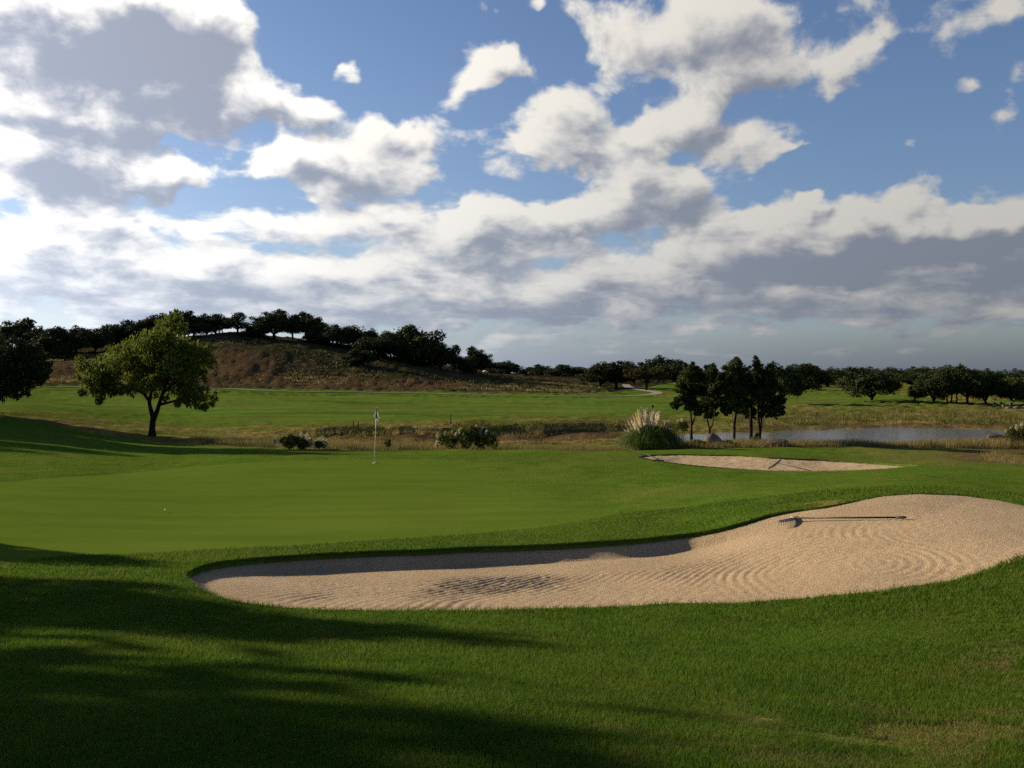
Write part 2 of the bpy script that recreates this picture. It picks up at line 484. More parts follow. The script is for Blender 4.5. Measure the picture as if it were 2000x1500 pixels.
def poly_sd(P, V):
    """signed distance of points P (n,2) to polygon V (m,2): negative inside; plus nearest point"""
    best = np.full(len(P), 1e18); near = np.zeros_like(P); inside = np.zeros(len(P), bool)
    m = len(V)
    for i in range(m):
        a, b = V[i], V[(i + 1) % m]
        e = b - a
        t = np.clip(((P - a) @ e) / max(e @ e, 1e-12), 0, 1)
        q = a + t[:, None] * e
        d = ((P - q) ** 2).sum(1)
        u = d < best
        best[u] = d[u]; near[u] = q[u]
        c = ((a[1] > P[:, 1]) != (b[1] > P[:, 1]))
        xs = a[0] + (P[:, 1] - a[1]) / (b[1] - a[1] if abs(b[1] - a[1]) > 1e-12 else 1e-12) * e[0]
        inside ^= c & (P[:, 0] < xs)
    d = np.sqrt(best)
    return np.where(inside, -d, d), near
def line_d(P, V):
    best = np.full(len(P), 1e18)
    for a, b in zip(V[:-1], V[1:]):
        e = b - a
        t = np.clip(((P - a) @ e) / max(e @ e, 1e-12), 0, 1)
        best = np.minimum(best, ((P - a - t[:, None] * e) ** 2).sum(1))
    return np.sqrt(best)
class Field2:
    """a distance field kept on a grid and read back bilinearly"""
    def __init__(self, fn, lo, hi, step):
        self.lo, self.step = np.asarray(lo, float), step
        self.nx, self.ny = int((hi[0] - lo[0]) / step) + 2, int((hi[1] - lo[1]) / step) + 2
        X, Y = np.meshgrid(lo[0] + step * np.arange(self.nx), lo[1] + step * np.arange(self.ny), indexing='ij')
        self.g = fn(np.stack([X.ravel(), Y.ravel()], -1)).reshape(X.shape)
    def __call__(self, P):
        t = (P - self.lo) / self.step
        t[:, 0] = np.clip(t[:, 0], 0, self.nx - 1.001); t[:, 1] = np.clip(t[:, 1], 0, self.ny - 1.001)
        i = t.astype(int); f = t - i
        g = self.g
        return (g[i[:, 0], i[:, 1]] * (1 - f[:, 0]) + g[i[:, 0] + 1, i[:, 1]] * f[:, 0]) * (1 - f[:, 1]) + (g[i[:, 0], i[:, 1] + 1] * (1 - f[:, 0]) + g[i[:, 0] + 1, i[:, 1] + 1] * f[:, 0]) * f[:, 1]
def smooth_closed(pts, n, closed=True):
    """Catmull-Rom through the points"""
    pts = np.asarray(pts, float)
    m = len(pts); out = []
    segs = m if closed else m - 1
    for i in range(segs):
        p0, p1, p2, p3 = (pts[(i + k) % m] if closed else pts[min(max(i + k, 0), m - 1)] for k in (-1, 0, 1, 2))
        for t in np.linspace(0, 1, n, endpoint=False):
            out.append(.5 * ((2 * p1) + (-p0 + p2) * t + (2 * p0 - 5 * p1 + 4 * p2 - p3) * t ** 2 + (-p0 + 3 * p1 - 3 * p2 + p3) * t ** 3))
    if not closed: out.append(pts[-1])
    return np.array(out)
def sstep(a, b, x):
    t = np.clip((x - a) / (b - a), 0, 1)
    return t * t * (3 - 2 * t)

# bunker outlines
B1_BACK = [(362, 1128), (372, 1115), (405, 1103), (460, 1094), (530, 1088), (620, 1082), (720, 1077), (820, 1074), (920, 1069), (1020, 1066), (1120, 1061),
           (1220, 1055), (1320, 1046), (1400, 1034), (1455, 1020), (1510, 1005), (1560, 996), (1610, 990), (1660, 981), (1710, 971), (1760, 966), (1820, 965),
           (1880, 968), (1940, 976), (2000, 988), (2060, 1003), (2100, 1022)]
B1_NEAR = [(2085, 1048), (2000, 1084), (1950, 1104), (1900, 1123), (1850, 1137), (1780, 1147), (1700, 1158), (1600, 1168), (1500, 1175), (1400, 1180),
           (1200, 1187), (1000, 1192), (850, 1194), (700, 1194), (600, 1191), (500, 1182), (430, 1168), (388, 1150)]
B2_BACK = [(1250, 891), (1275, 888), (1320, 887), (1380, 888), (1440, 889), (1500, 893), (1560, 896), (1620, 899), (1700, 904), (1750, 908), (1790, 911)]
B2_NEAR = [(1750, 914), (1700, 917), (1640, 919), (1560, 920), (1480, 918), (1420, 914), (1350, 908), (1300, 902), (1265, 896)]
def ground_line(pts):
    p = np.array(pts, float)
    X, Y = hit(p[:, 0], p[:, 1])
    return np.stack([X, Y], -1)
def outline(back, near, n, wob):
    L = ground_line(back + near)
    C = smooth_closed(L, n)
    k = np.arange(len(C))
    t = np.roll(C, -1, 0) - np.roll(C, 1, 0)
    nrm = np.stack([t[:, 1], -t[:, 0]], -1) / np.linalg.norm(t, axis=1)[:, None]
    return C + nrm * (wob * (fbm(C[:, 0] * 3, C[:, 1] * 3, 1.0, 4) - .5))[:, None], len(back) * n
B1, n1b = outline(B1_BACK, B1_NEAR, 10, .06)
B2, n2b = outline(B2_BACK, B2_NEAR, 8, .10)

SD1 = Field2(lambda P: poly_sd(P, B1)[0], B1.min(0) - 1.5, B1.max(0) + 1.5, .05)
DB1 = Field2(lambda P: line_d(P, B1[:n1b]), B1.min(0) - .5, B1.max(0) + .5, .05)
DN1 = Field2(lambda P: line_d(P, np.concatenate([B1[n1b - 2:], B1[:1]])), B1.min(0) - .5, B1.max(0) + .5, .05)

# regions, as polygons on the ground (traced, then laid on the terrain)
def region(pts, n=6):
    return smooth_closed(ground_line(pts), n)
R_GREEN = region([(-120, 952), (0, 941), (200, 927), (330, 914), (460, 903), (600, 897), (740, 894), (880, 896), (980, 902), (1080, 914), (1170, 932), (1215, 955), (1225, 985),
                  (1180, 1008), (1080, 1026), (900, 1043), (700, 1055), (500, 1067), (300, 1078), (100, 1085), (-120, 1090)])
SDG = Field2(lambda P: poly_sd(P, R_GREEN)[0], R_GREEN.min(0) - 2, R_GREEN.max(0) + 2, .12)
R_FAIR = region([(-150, 790), (0, 778), (120, 763), (300, 764), (450, 768), (600, 774), (800, 775), (1000, 778), (1180, 778), (1290, 776), (1330, 766), (1400, 768), (1560, 772), (1660, 778), (1640, 786),
                 (1500, 792), (1380, 795), (1280, 800), (1180, 806), (1050, 808), (900, 813), (750, 818), (620, 824), (480, 824), (380, 812), (250, 800), (100, 796), (-150, 803)])
R_FAIR2 = region([(1360, 768), (1500, 764), (1650, 768), (1760, 774), (1740, 783), (1600, 787), (1450, 785)])
R_TEE = region([(1330, 748), (1300, 752), (1250, 757), (1330, 759), (1400, 756), (1400, 748)])

# ---- the ground as one polar sheet reaching the horizon
th = np.concatenate([np.radians(np.arange(-33, 33.001, .14)), np.radians(np.arange(36, 327, 3.0))])
rr = [1.0]
while rr[-1] < 7000:
    r = rr[-1]
    rr.append(r * (1.0075 if r < 60 else 1.011 if r < 300 else 1.05))
rr = np.array(rr)
TH, RR = np.meshgrid(th, rr)
nT, nR = len(th), len(rr)
GX, GY = RR * np.sin(TH), RR * np.cos(TH)
GZ = ground0(GX, GY)

def region_mask(V, X, Y, soft):
    P = np.stack([X, Y], -1)
    lo, hi = V.min(0) - 6 * soft, V.max(0) + 6 * soft
    sel = ((P > lo) & (P < hi)).all(-1)
    out = np.zeros(len(P)); sd = np.full(len(P), 99.0)
    if sel.any():
        d, _ = poly_sd(P[sel], V)
        out[sel] = 1 - sstep(-soft, soft, d); sd[sel] = d
    return out, sd

vx, vy = GX.ravel(), GY.ravel()
vr = RR.ravel()
az_px = np.tan(np.clip(TH, -1.2, 1.2)).ravel() * FPX + 1000
front = (np.cos(TH) > .5).ravel()
m_green, sd_green = region_mask(R_GREEN, vx, vy, .12)
m_green *= 1 - .85 * sstep(0, 6, vx + .25 * vy - 4)
m_fair, _ = region_mask(R_FAIR, vx + (fbm(vx, vy, .08, 3) - .5) * 8, vy + (fbm(vy, vx, .08, 3) - .5) * 10, 4.5)
m_fair2, _ = region_mask(R_FAIR2, vx, vy, 2.0)
m_tee, _ = region_mask(R_TEE, vx, vy, 2.0)
m_fair = np.clip(m_fair + m_fair2 + m_tee, 0, 1)
nz_big = fbm(vx, vy, .11, 4)
nz_mid = fbm(vx, vy, .45, 4)
# native dry strip behind the green and round the pond; hillside; far meadow
crest = np.interp(az_px, [-400, 0, 300, 500, 640, 900, 1200, 1350, 1500, 1650, 1800, 1900, 2000, 2400], [70, 66, 57, 49, 46, 46.5, 46, 46, 48, 49.5, 52, 53, 54, 54])
bank = np.interp(az_px, [-400, 0, 300, 500, 600, 750, 900, 1050, 1200, 1350, 1500, 1650, 1800, 2000, 2400], [71, 70, 76, 78, 79, 80, 82, 88, 92, 96, 104, 108, 116, 122, 122])
m_dry = sstep(0, 1.2, vr * np.cos(TH).ravel() - crest + (nz_mid - .5) * 2.0) * (1 - sstep(-4, 14, vr * np.cos(TH).ravel() - bank + (nz_big - .5) * 20)) * (.55 + .45 * sstep(.38, .55, nz_big))
hill_foot = np.interp(az_px, [-900, 0, 400, 600, 900, 1000, 1100, 1180, 1260, 1330, 1600], [172, 174, 175, 177, 176, 176, 178, 188, 215, 330, 330])
depth = vr * np.cos(TH).ravel()
m_hill = sstep(-1.5, 2.5, depth - hill_foot + (nz_big - .5) * 5) * (az_px < 1330) * front
m_far = sstep(100, 130, depth + (nz_big - .5) * 60) * (az_px >= 1280) * sstep(.42, .6, nz_big) * front
m_dry = np.clip(np.maximum(m_dry * front, np.maximum(m_hill, m_far * .8)), 0, 1)
m_dry *= (1 - m_fair) * (1 - m_green)
# bare red soil: creek bed, scar on the hill, right margin behind the small bunker
m_dirt = np.zeros(len(vx))
def add_dirt(pts, soft, amt):
    global m_dirt
    m, _ = region_mask(region(pts, 4), vx + (nz_mid - .5) * soft * 3, vy + (nz_big - .5) * soft * 4, soft)
    m_dirt = np.maximum(m_dirt, m * amt)
add_dirt([(640, 845), (760, 838), (900, 835), (1050, 833), (1250, 831), (1300, 838), (1250, 852), (1050, 856), (900, 858), (750, 858)], 1.2, .95)
add_dirt([(1860, 890), (1930, 874), (2080, 872), (2080, 900), (1950, 905), (1890, 902)], .9, .85)
add_dirt([(1440, 838), (1600, 829), (1850, 826), (1990, 830), (1990, 838), (1850, 835), (1600, 837), (1470, 846)], .8, .75)
add_dirt([(60, 747), (150, 700), (430, 690), (600, 712), (700, 735), (560, 746), (300, 750)], 4.0, .6)
add_dirt([(520, 749), (700, 745), (900, 750), (900, 761), (700, 759)], 2.0, .7)
add_dirt([(880, 737), (940, 730), (945, 735), (900, 742)], 1.5, .8)
add_dirt([(1590, 748), (1700, 750), (1690, 757), (1600, 756)], 2.0, .6)
# worn, straw-coloured turf close to the camera and the scuffed lip by the rake
m_worn = np.zeros(len(vx))
WORN = []
def add_worn(pts, soft, amt):
    global m_worn
    V = region(pts, 4)
    WORN.append((V, soft, amt))
    m, _ = region_mask(V, vx + (fbm(vx, vy, 2.2, 3) - .5) * soft * 3, vy + (fbm(vy, vx, 2.2, 3) - .5) * soft * 3, soft)
    m_worn = np.maximum(m_worn, m * amt)
add_worn([(1900, 1285), (1960, 1262), (2060, 1270), (2060, 1345), (1960, 1335)], .25, .8)
add_worn([(1430, 1395), (1700, 1385), (2050, 1395), (2050, 1480), (1700, 1495), (1300, 1480)], .35, .45)
add_worn([(1560, 988), (1600, 979), (1660, 977), (1620, 989)], .12, .9)
add_worn([(1650, 872), (1850, 872), (1950, 890), (1850, 912), (1700, 893)], 1.2, .55)

PATH_PX = [(-60, 757.5), (60, 757), (170, 756.5), (300, 757.5), (420, 759), (520, 763), (620, 766), (760, 768), (900, 770), (1000, 772), (1100, 773.5), (1190, 774), (1245, 772.5), (1278, 769.5), (1284, 766), (1262, 762.5), (1238, 759), (1226, 755), (1222, 751)]
PATH = smooth_closed(ground_line(PATH_PX), 6, closed=False)
near_path = np.ones(len(vx))
_sel = (vr > 120) & (vr < 330) & front
near_path[_sel] = sstep(2.0, 7.0, line_d(np.stack([vx, vy], -1)[_sel], PATH))
# relief: rough turf and meadow are uneven, the mown surfaces are not
rel = (1 - m_green) * (1 - .75 * m_fair) * near_path
amp = np.interp(vr, [3, 12, 40, 80, 200, 400], [.012, .02, .035, .08, .5, .3])
GZ = GZ.ravel() + rel * amp * (fbm(vx, vy, .9, 4) - .5) * 2 * (vr < 420)
GZ += m_dry * (depth > 40) * (depth < 120) * (fbm(vx, vy, .35, 4) - .5) * .55
GZ += near_path * m_hill * (fbm(vx, vy, .05, 4) - .5) * 3.2 * sstep(182, 200, depth)
GZ += m_fair * near_path * (fbm(vx * .45, vy, .055, 4) - .5) * 1.5
GZ += (1 - m_green) * sstep(18, 26, vr) * (1 - sstep(60, 75, vr)) * (fbm(vx * .7, vy, .16, 3) - .5) * .16 * sstep(.5, 3, np.abs(depth - crest))
lip_line = np.interp(az_px, [560, 620, 750, 900, 1050, 1200, 1300, 1380], [75, 76, 77.5, 78.5, 82, 86, 88, 88]) + (fbm(az_px, az_px * 0 + 3.3, .02, 4) - .5) * 5
drop = np.interp(az_px, [540, 640, 1000, 1280, 1360], [0, .6, .75, .6, 0])
GZ -= front * drop * sstep(0, 1.0, lip_line - depth) * np.exp(-np.maximum(lip_line - depth, 0) / 7)
GZ += sstep(14, 20, vr) * (1 - sstep(38, 44, vr)) * (fbm(vx, vy, .10, 3) - .5) * .16 * sstep(.6, 3.0, SD1(np.stack([vx, vy], -1)))
GZ -= m_green * .012

# small bank steps (undercut edge of the creek) and the pond basin
def ground_z(X, Y):                 # height used for placing things
    return ground0(X, Y)

idx = np.arange(nT * nR).reshape(nR, nT)
q = np.stack([idx[:-1], np.roll(idx, -1, 1)[:-1], np.roll(idx, -1, 1)[1:], idx[1:]], -1).reshape(-1, 4)
PXY = np.stack([vx, vy], -1)
def cut(B, keep):
    """drop faces inside an outline, pull the rim onto it"""
    fc = PXY[q].mean(1)
    lo, hi = B.min(0) - .6, B.max(0) + .6
    sel = keep & ((fc > lo) & (fc < hi)).all(1)
    sd, _ = poly_sd(fc[sel], B)
    ins = np.zeros(len(q), bool)
    ins[np.where(sel)[0]] = sd < 0
    keep = keep & ~ins
    rimv = np.intersect1d(np.unique(q[ins]), np.unique(q[keep & ((fc > lo) & (fc < hi)).all(1)]))
    _, nr = poly_sd(PXY[rimv], B)
    PXY[rimv] = nr
    GZ[rimv] = ground0(nr[:, 0], nr[:, 1]) + np.interp(nr[:, 0], [4, 6], [.012, .0])
    return keep, rimv
keep = np.ones(len(q), bool)
keep, rim1 = cut(B1, keep)
keep, rim2 = cut(B2, keep)
V3 = np.column_stack([PXY, GZ])
F = q[keep]
# rim skirt: edges used once, both ends on a rim
rimset = np.zeros(len(V3), bool); rimset[rim1] = True; rimset[rim2] = True
E = np.concatenate([F[:, [0, 1]], F[:, [1, 2]], F[:, [2, 3]], F[:, [3, 0]]])
Er = E[rimset[E].all(1)]
key = np.sort(Er, 1); kk = key[:, 0].astype(np.int64) * len(V3) + key[:, 1]
uq, inv, cnt = np.unique(kk, return_inverse=True, return_counts=True)
Eb = Er[cnt[inv] == 1]
rv = np.unique(Eb)
remap = {int(a): len(V3) + i for i, a in enumerate(rv)}
low = V3[rv].copy()
low[:, 2] -= .30
V3 = np.concatenate([V3, low])
skirt = np.array([[b, a, remap[int(a)], remap[int(b)]] for a, b in Eb])
F = np.concatenate([F, skirt])
nadd = len(rv)
ext = lambda a: np.concatenate([a, a[rv]])
A1 = np.column_stack([ext(m_green), ext(m_fair), ext(m_dry), ext(m_dirt)])
sk = np.concatenate([np.zeros(len(vx)), np.ones(nadd)])
A2 = np.column_stack([ext(m_worn), sk, ext(m_hill), np.ones(len(sk))])

def ground_material():
    m, N, out = new_mat('turf_and_meadow')
    geo = N.n('ShaderNodeNewGeometry')
    P = geo.outputs['Position']
    a1 = N.n('ShaderNodeAttribute', attribute_name='region_a')
    a2 = N.n('ShaderNodeAttribute', attribute_name='region_b')
    s1 = N.n('ShaderNodeSeparateColor'); N.put(s1.inputs[0], a1.outputs['Color'])
    s2 = N.n('ShaderNodeSeparateColor'); N.put(s2.inputs[0], a2.outputs['Color'])
    g, f, dry = s1.outputs
    dirt = a1.outputs['Alpha']
    worn, _, hill = s2.outputs
    big = N.noise(P, .22, 4, .6)
    mid = N.noise(P, 1.6, 5, .65)
    fine = N.noise(P, 26, 4, .7)
    mp = N.n('ShaderNodeMapping'); N.put(mp.inputs[0], P); mp.inputs[3].default_value = (.35, 1.6, 1)
    streak = N.noise(mp.outputs[0], .55, 5, .6)
    rough = N.mix(N.ramp(mid, .32, .68), (.052, .094, .010), (.078, .122, .015))
    rough = N.mix(N.ramp(big, .42, .75), rough, (.092, .118, .019))
    rough = N.mix(N.math('MULTIPLY', N.ramp(fine, .5, .8), .4), rough, (.030, .050, .004))
    fair = N.mix(N.ramp(streak, .3, .7), (.072, .124, .016), (.100, .146, .022))
    fair = N.mix(N.math('MULTIPLY', N.ramp(big, .5, .8), .5), fair, (.105, .115, .026))
    mp2 = N.n('ShaderNodeMapping'); N.put(mp2.inputs[0], P); mp2.inputs[3].default_value = (.03, .16, 1)
    band = N.noise(mp2.outputs[0], 1.0, 6, .62)
    fair = N.mix(N.ramp(band, .50, .66), fair, (.088, .088, .022))
    fair = N.mix(N.math('MULTIPLY', N.ramp(band, .46, .34), .75), fair, (.046, .080, .012))
    rough = N.mix(N.math('MULTIPLY', N.ramp(band, .52, .66), .5), rough, (.085, .082, .022))
    grn = N.mix(N.ramp(streak, .25, .75), (.067, .114, .012), (.092, .132, .017))
    grn = N.mix(N.math('MULTIPLY', N.ramp(mid, .45, .75), .35), grn, (.104, .130, .020))
    straw = N.mix(N.ramp(mid, .35, .65), (.10, .078, .022), (.23, .165, .06))
    straw = N.mix(N.math('MULTIPLY', N.ramp(big, .42, .66), .8), straw, (.052, .058, .010))
    soil = N.mix(N.ramp(mid, .3, .7), (.050, .028, .016), (.115, .066, .036))
    hb = N.noise(P, .09, 5, .62)
    hcol = N.mix(N.ramp(hb, .36, .54), (.056, .043, .024), (.022, .022, .011))
    straw = N.mix(N.math('MULTIPLY', hill, .9), straw, hcol)
    c = N.mix(f, rough, fair)
    c = N.mix(g, c, grn)
    c = N.mix(dry, c, straw)
    c = N.mix(N.math('MULTIPLY', dirt, N.ramp(mid, .25, .55)), c, soil)
    c = N.mix(N.math('MULTIPLY', worn, N.ramp(N.noise(P, 5, 5, .7), .40, .60)), c, (.20, .125, .055))
    b = N.n('ShaderNodeBsdfPrincipled')
    N.put(b.inputs['Base Color'], c)
    b.inputs['Roughness'].default_value = .9
    b.inputs['Specular IOR Level'].default_value = .0
    # relief of the sward; the green is the smoothest
    mown = N.math('MAXIMUM', g, N.math('MULTIPLY', f, .6))
    h = N.math('ADD', N.math('MULTIPLY', N.noise(P, 60, 3, .7), .010), N.math('MULTIPLY', N.noise(P, 9, 4, .65), .035))
    h2 = N.math('ADD', h, N.math('MULTIPLY', N.noise(P, 1.1, 4, .6), N.math('MULTIPLY', dry, .35)))
    bp = N.n('ShaderNodeBump')
    bp.inputs['Distance'].default_value = 1.0
    N.put(bp.inputs['Strength'], N.math('MULTIPLY_ADD', mown, -.72, .85))
    N.put(bp.inputs['Height'], h2)
    N.put(b.inputs['Normal'], bp.outputs[0])
    N.put(out.inputs[0], b.outputs[0])
    return m
M_GROUND = ground_material()

cls = np.zeros(len(F), int)                     # 0 ground, 1 green, 2 fairway, 3 hill
fg = A1[F].mean(1); fh = A2[F].mean(1)
cls[fg[:, 0] > .5] = 1
cls[fg[:, 1] > .5] = 2
cls[(fh[:, 2] > .5) & (fg[:, 1] <= .5)] = 3
for c, nm in enumerate(('ground', 'putting_green', 'fairway', 'hill')):
    f = F[cls == c]
    used, invv = np.unique(f, return_inverse=True)
    me = mesh_data(nm, V3[used], invv.reshape(-1, 4), [M_GROUND], True)
    for an, arr in (('region_a', A1), ('region_b', A2)):
        at = me.attributes.new(an, 'FLOAT_COLOR', 'POINT')
        at.data.foreach_set('color', arr[used].astype(np.float32).ravel())
    tag(obj(nm, me), kind='structure')
obj_ground = bpy.data.objects['ground']
# closing disc right below the camera
ring = [tuple(V3[i]) for i in idx[0]]
me = mesh_data('turf_disc', ring + [(0, 0, float(np.mean([p[2] for p in ring])))], [(i, (i + 1) % nT, nT) for i in range(nT)][::1], [M_GROUND], True)
tag(obj('ground_underfoot', me), kind='structure')

# ------------------------------------------------------------------ sand
def sand_material():
    m, N, out = new_mat('bunker_sand')
    geo = N.n('ShaderNodeNewGeometry'); P = geo.outputs['Position']
    a = N.noise(P, .7, 4, .6); f = N.noise(P, 38, 4, .75); g = N.noise(P, 120, 2, .6)
    c = N.mix(N.ramp(a, .3, .7), (.36, .255, .150), (.42, .305, .185))
    c = N.mix(N.math('MULTIPLY', N.ramp(f, .52, .68), .75), c, (.17, .115, .062))
    c = N.mix(N.math('MULTIPLY', N.ramp(g, .55, .8), .45), c, (.52, .40, .265))
    b = N.n('ShaderNodeBsdfPrincipled')
    N.put(b.inputs['Base Color'], c)
    b.inputs['Roughness'].default_value = .95
    b.inputs['Specular IOR Level'].default_value = .1
    h = N.math('ADD', N.math('MULTIPLY', f, .045), N.math('MULTIPLY', g, .014))
    bp = N.n('ShaderNodeBump'); bp.inputs['Strength'].default_value = .8; bp.inputs['Distance'].default_value = 1.0
    N.put(bp.inputs['Height'], h); N.put(b.inputs['Normal'], bp.outputs[0])
    N.put(out.inputs[0], b.outputs[0])
    return m
M_SAND = sand_material()

def sand_depth(X, Y, B, nb, dmax, wall, run):
    P = np.stack([X, Y], -1)
    db = DB1(P.copy()); dn = DN1(P.copy())
    return np.interp(X, [-4, 1.5, 4, 6], [.07, .07, .03, .012]) * sstep(0, .25, dn) + dmax * sstep(0, wall, db) * sstep(-.3, run, dn) + np.interp(X, [4, 6], [.015, -.006])
def b1_max(X):
    return np.interp(X, [-4.5, -3.2, 0, 3.3, 4.4, 6, 9], [.15, .17, .17, .16, .11, .08, .06])
def b1_wall(X):
    return np.interp(X, [-4, 0, 3.5, 4.6, 6, 9], [.34, .34, .36, 1.2, 2.0, 2.2])
def furrows(X, Y):
    """raked arcs: nested sweeps that end against one another"""
    wx, wy = X + (fbm(X, Y, .7, 2) - .5) * .30, Y + (fbm(Y, X, .7, 2) - .5) * .30
    ph = (wx - 1.9 * (np.maximum(wy - 9.4, 0) / 4.4) ** 2) * .85          # sweep after sweep, each bowed towards the left
    best = np.full(X.shape, 1e9)
    right = X - .25 * (Y - 12) > 2.6
    for i, (cx, cy) in enumerate([(4.3, 11.2), (6.0, 12.4), (8.2, 11.9)]):
        d = np.sqrt((wx - cx) ** 2 + ((wy - cy) * .75) ** 2)
        u = (d < best) & right
        best = np.where(u, d, best); ph = np.where(u, d + i * .37, ph)
    rough = fbm(X, Y, 14, 2) - .5
    t = np.sin((ph + .022 * rough) * 2 * np.pi / .135 + 5.0 * fbm(X, Y, .9, 3))
    t = np.where(t > 0, np.abs(t) ** .7, -np.abs(t) ** 1.6) * (.12 + 1.1 * sstep(.3, .75, fbm(X + 3, Y * .6, .9, 3)))
    P_ = np.stack([X, Y], -1)
    return (.0088 * t * np.interp(X, [2.5, 4.5], [1.0, .42]) + .009 * rough + .010 * (fbm(X, Y, 24, 2) - .5)) * (.04 + .96 * sstep(.8, 1.7, DB1(P_)))
def build_sand(nm, B, nb, step, dfun, label):
    lo, hi = B.min(0) - .25, B.max(0) + .25
    xs, ys = np.arange(lo[0], hi[0], step[0]), np.arange(lo[1], hi[1], step[1])
    X, Y = np.meshgrid(xs, ys)
    sd, _ = poly_sd(np.stack([X.ravel(), Y.ravel()], -1), B)
    x, y = X.ravel(), Y.ravel()
    z = ground0(x, y) - dfun(x, y)
    i = np.arange(X.size).reshape(X.shape)
    f = np.stack([i[:-1, :-1], i[:-1, 1:], i[1:, 1:], i[1:, :-1]], -1).reshape(-1, 4)
    f = f[(sd[f] < .07).all(1)]
    used, inv = np.unique(f, return_inverse=True)
    me = mesh_data(nm, np.column_stack([x, y, z])[used], inv.reshape(-1, 4), [M_SAND], True)
    o = obj(nm, me)
    tag(o, kind='structure')
    return o
def d1(x, y):
    d = sand_depth(x, y, B1, n1b, b1_max(x), b1_wall(x), 3.4)
    return d - furrows(x, y) + (fbm(x, y, 9, 3) - .5) * .007
def d2(x, y):
    P = np.stack([x, y], -1)
    db = line_d(P, B2[:n2b])
    return .05 + .16 * sstep(0, 1.6, db) * sstep(.0, 1.5, line_d(P, B2[n2b - 2:])) - (fbm(x, y, 3.5, 4) - .5) * .05
build_sand('sand_bunker', B1, n1b, (.024, .030), d1, '')
build_sand('small_sand_bunker', B2, n2b, (.055, .06), d2, '')

def sand_z(x, y):
    return float(ground0(x, y)[0] - d1(np.array([x]), np.array([y]))[0])

# ------------------------------------------------------------------ pond
def water():
    m, N, out = new_mat('pond_water')
    geo = N.n('ShaderNodeNewGeometry')
    b = N.n('ShaderNodeBsdfPrincipled')
    b.inputs['Base Color'].default_value = (.016, .022, .024, 1)
    b.inputs['Roughness'].default_value = .06
    b.inputs['IOR'].default_value = 1.33
    mp = N.n('ShaderNodeMapping'); N.put(mp.inputs[0], geo.outputs['Position']); mp.inputs[3].default_value = (.7, 2.2, 1)
    bp = N.n('ShaderNodeBump'); bp.inputs['Strength'].default_value = .16; bp.inputs['Distance'].default_value = .12
    N.put(bp.inputs['Height'], N.noise(mp.outputs[0], 1.6, 4, .6))
    N.put(b.inputs['Normal'], bp.outputs[0])
    N.put(out.inputs[0], b.outputs[0])
    return m
WATER_Z = EYE - 4.95
pts = smooth_closed([(12, 64), (22, 60), (34, 60), (44, 66), (50, 76), (48, 88), (38, 94), (27, 92), (20, 84), (13, 76)], 6)
me = mesh_data('pond', np.column_stack([pts, np.full(len(pts), WATER_Z)]), [list(range(len(pts)))], [water()], False)
tag(obj('pond_water', me), kind='structure')
pts = smooth_closed([(-2, 66.5), (3, 66), (8, 66.5), (9, 70), (3, 71), (-3, 70)], 5)

# ------------------------------------------------------------------ cart path
M_PATH = simple_mat('pale_concrete', (.22, .185, .13), (.18, .15, .105), 2, .9)
def ribbon(name, pxpts, width, mat, lift, n=8):
    L = smooth_closed(ground_line(pxpts), n, closed=False)
    t = np.gradient(L, axis=0); t /= np.linalg.norm(t, axis=1)[:, None]
    nr = np.stack([-t[:, 1], t[:, 0]], -1)
    rows = [L + nr * s * width for s in (-.5, -.25, 0, .25, .5)]
    zs = [ground0(r[:, 0], r[:, 1]) for r in rows]
    zm = np.max(zs, axis=0) + lift
    top = [np.column_stack([r, zm]) for r in rows]
    v = np.concatenate([np.column_stack([rows[0], zm - .25])] + top + [np.column_stack([rows[-1], zm - .25])])
    m, k = len(L), 7
    f = [(j * m + i, j * m + i + 1, (j + 1) * m + i + 1, (j + 1) * m + i) for j in range(k - 1) for i in range(m - 1)]
    o = obj(name, mesh_data(name, v, f, [mat], False))
    tag(o, kind='structure')
    return o
ribbon('cart_path', PATH_PX, 2.1, M_PATH, .03)

# ------------------------------------------------------------------ leaf clouds, trunks, trees
def leaves(centers, radii, counts, size, rs, flat=.0, droop=0.0, shell=.55, aspect=.55):
    """quads scattered through a set of lumps -> verts, faces"""
    vs = []
    for (c, r, n) in zip(centers, radii, counts):
        d = rs.normal(size=(n, 3)); d /= np.linalg.norm(d, axis=1)[:, None]
        k = rs.random(n) ** (1 / 3.0)
        k = shell + (1 - shell) * k if shell else k
        k = k * (1 + .22 * rs.normal(size=n) * .6)
        p = np.asarray(c) + d * k[:, None] * np.asarray(r)
        # leaf frame
        a = rs.normal(size=(n, 3)); a[:, 2] -= droop * 2; a /= np.linalg.norm(a, axis=1)[:, None]
        nrm = d * .8 + rs.normal(size=(n, 3)) * .8; nrm[:, 2] += flat
        b = np.cross(nrm, a); b /= np.linalg.norm(b, axis=1)[:, None] + 1e-9
        s = size * (.6 + .8 * rs.random(n))
        a = a * s[:, None]; b = b * (s * aspect)[:, None]
        vs.append(np.stack([p - a, p - b * .9, p + a, p + b * .9], 1))
    v = np.concatenate(vs).reshape(-1, 3)
    f = np.arange(len(v)).reshape(-1, 4)
    return v, f

M_BARK = simple_mat('dark_bark', (.018, .013, .010), (.040, .029, .021), 9, .95, .6, 30, .05)
M_OAK = leaf_mat('oak_foliage', (.019, .027, .009), (.031, .041, .012), (.046, .055, .016), .14)
M_OAK_OLIVE = leaf_mat('olive_foliage', (.030, .038, .008), (.050, .056, .012), (.070, .072, .016), .16)
M_RUST = leaf_mat('rusty_foliage', (.038, .028, .010), (.060, .040, .013), (.046, .044, .012), .14)
M_WILLOW = leaf_mat('willow_foliage', (.066, .090, .012), (.098, .118, .016), (.16, .155, .024), .42)
M_ELM = leaf_mat('young_elm_foliage', (.020, .030, .007), (.034, .046, .010), (.056, .066, .014), .16)

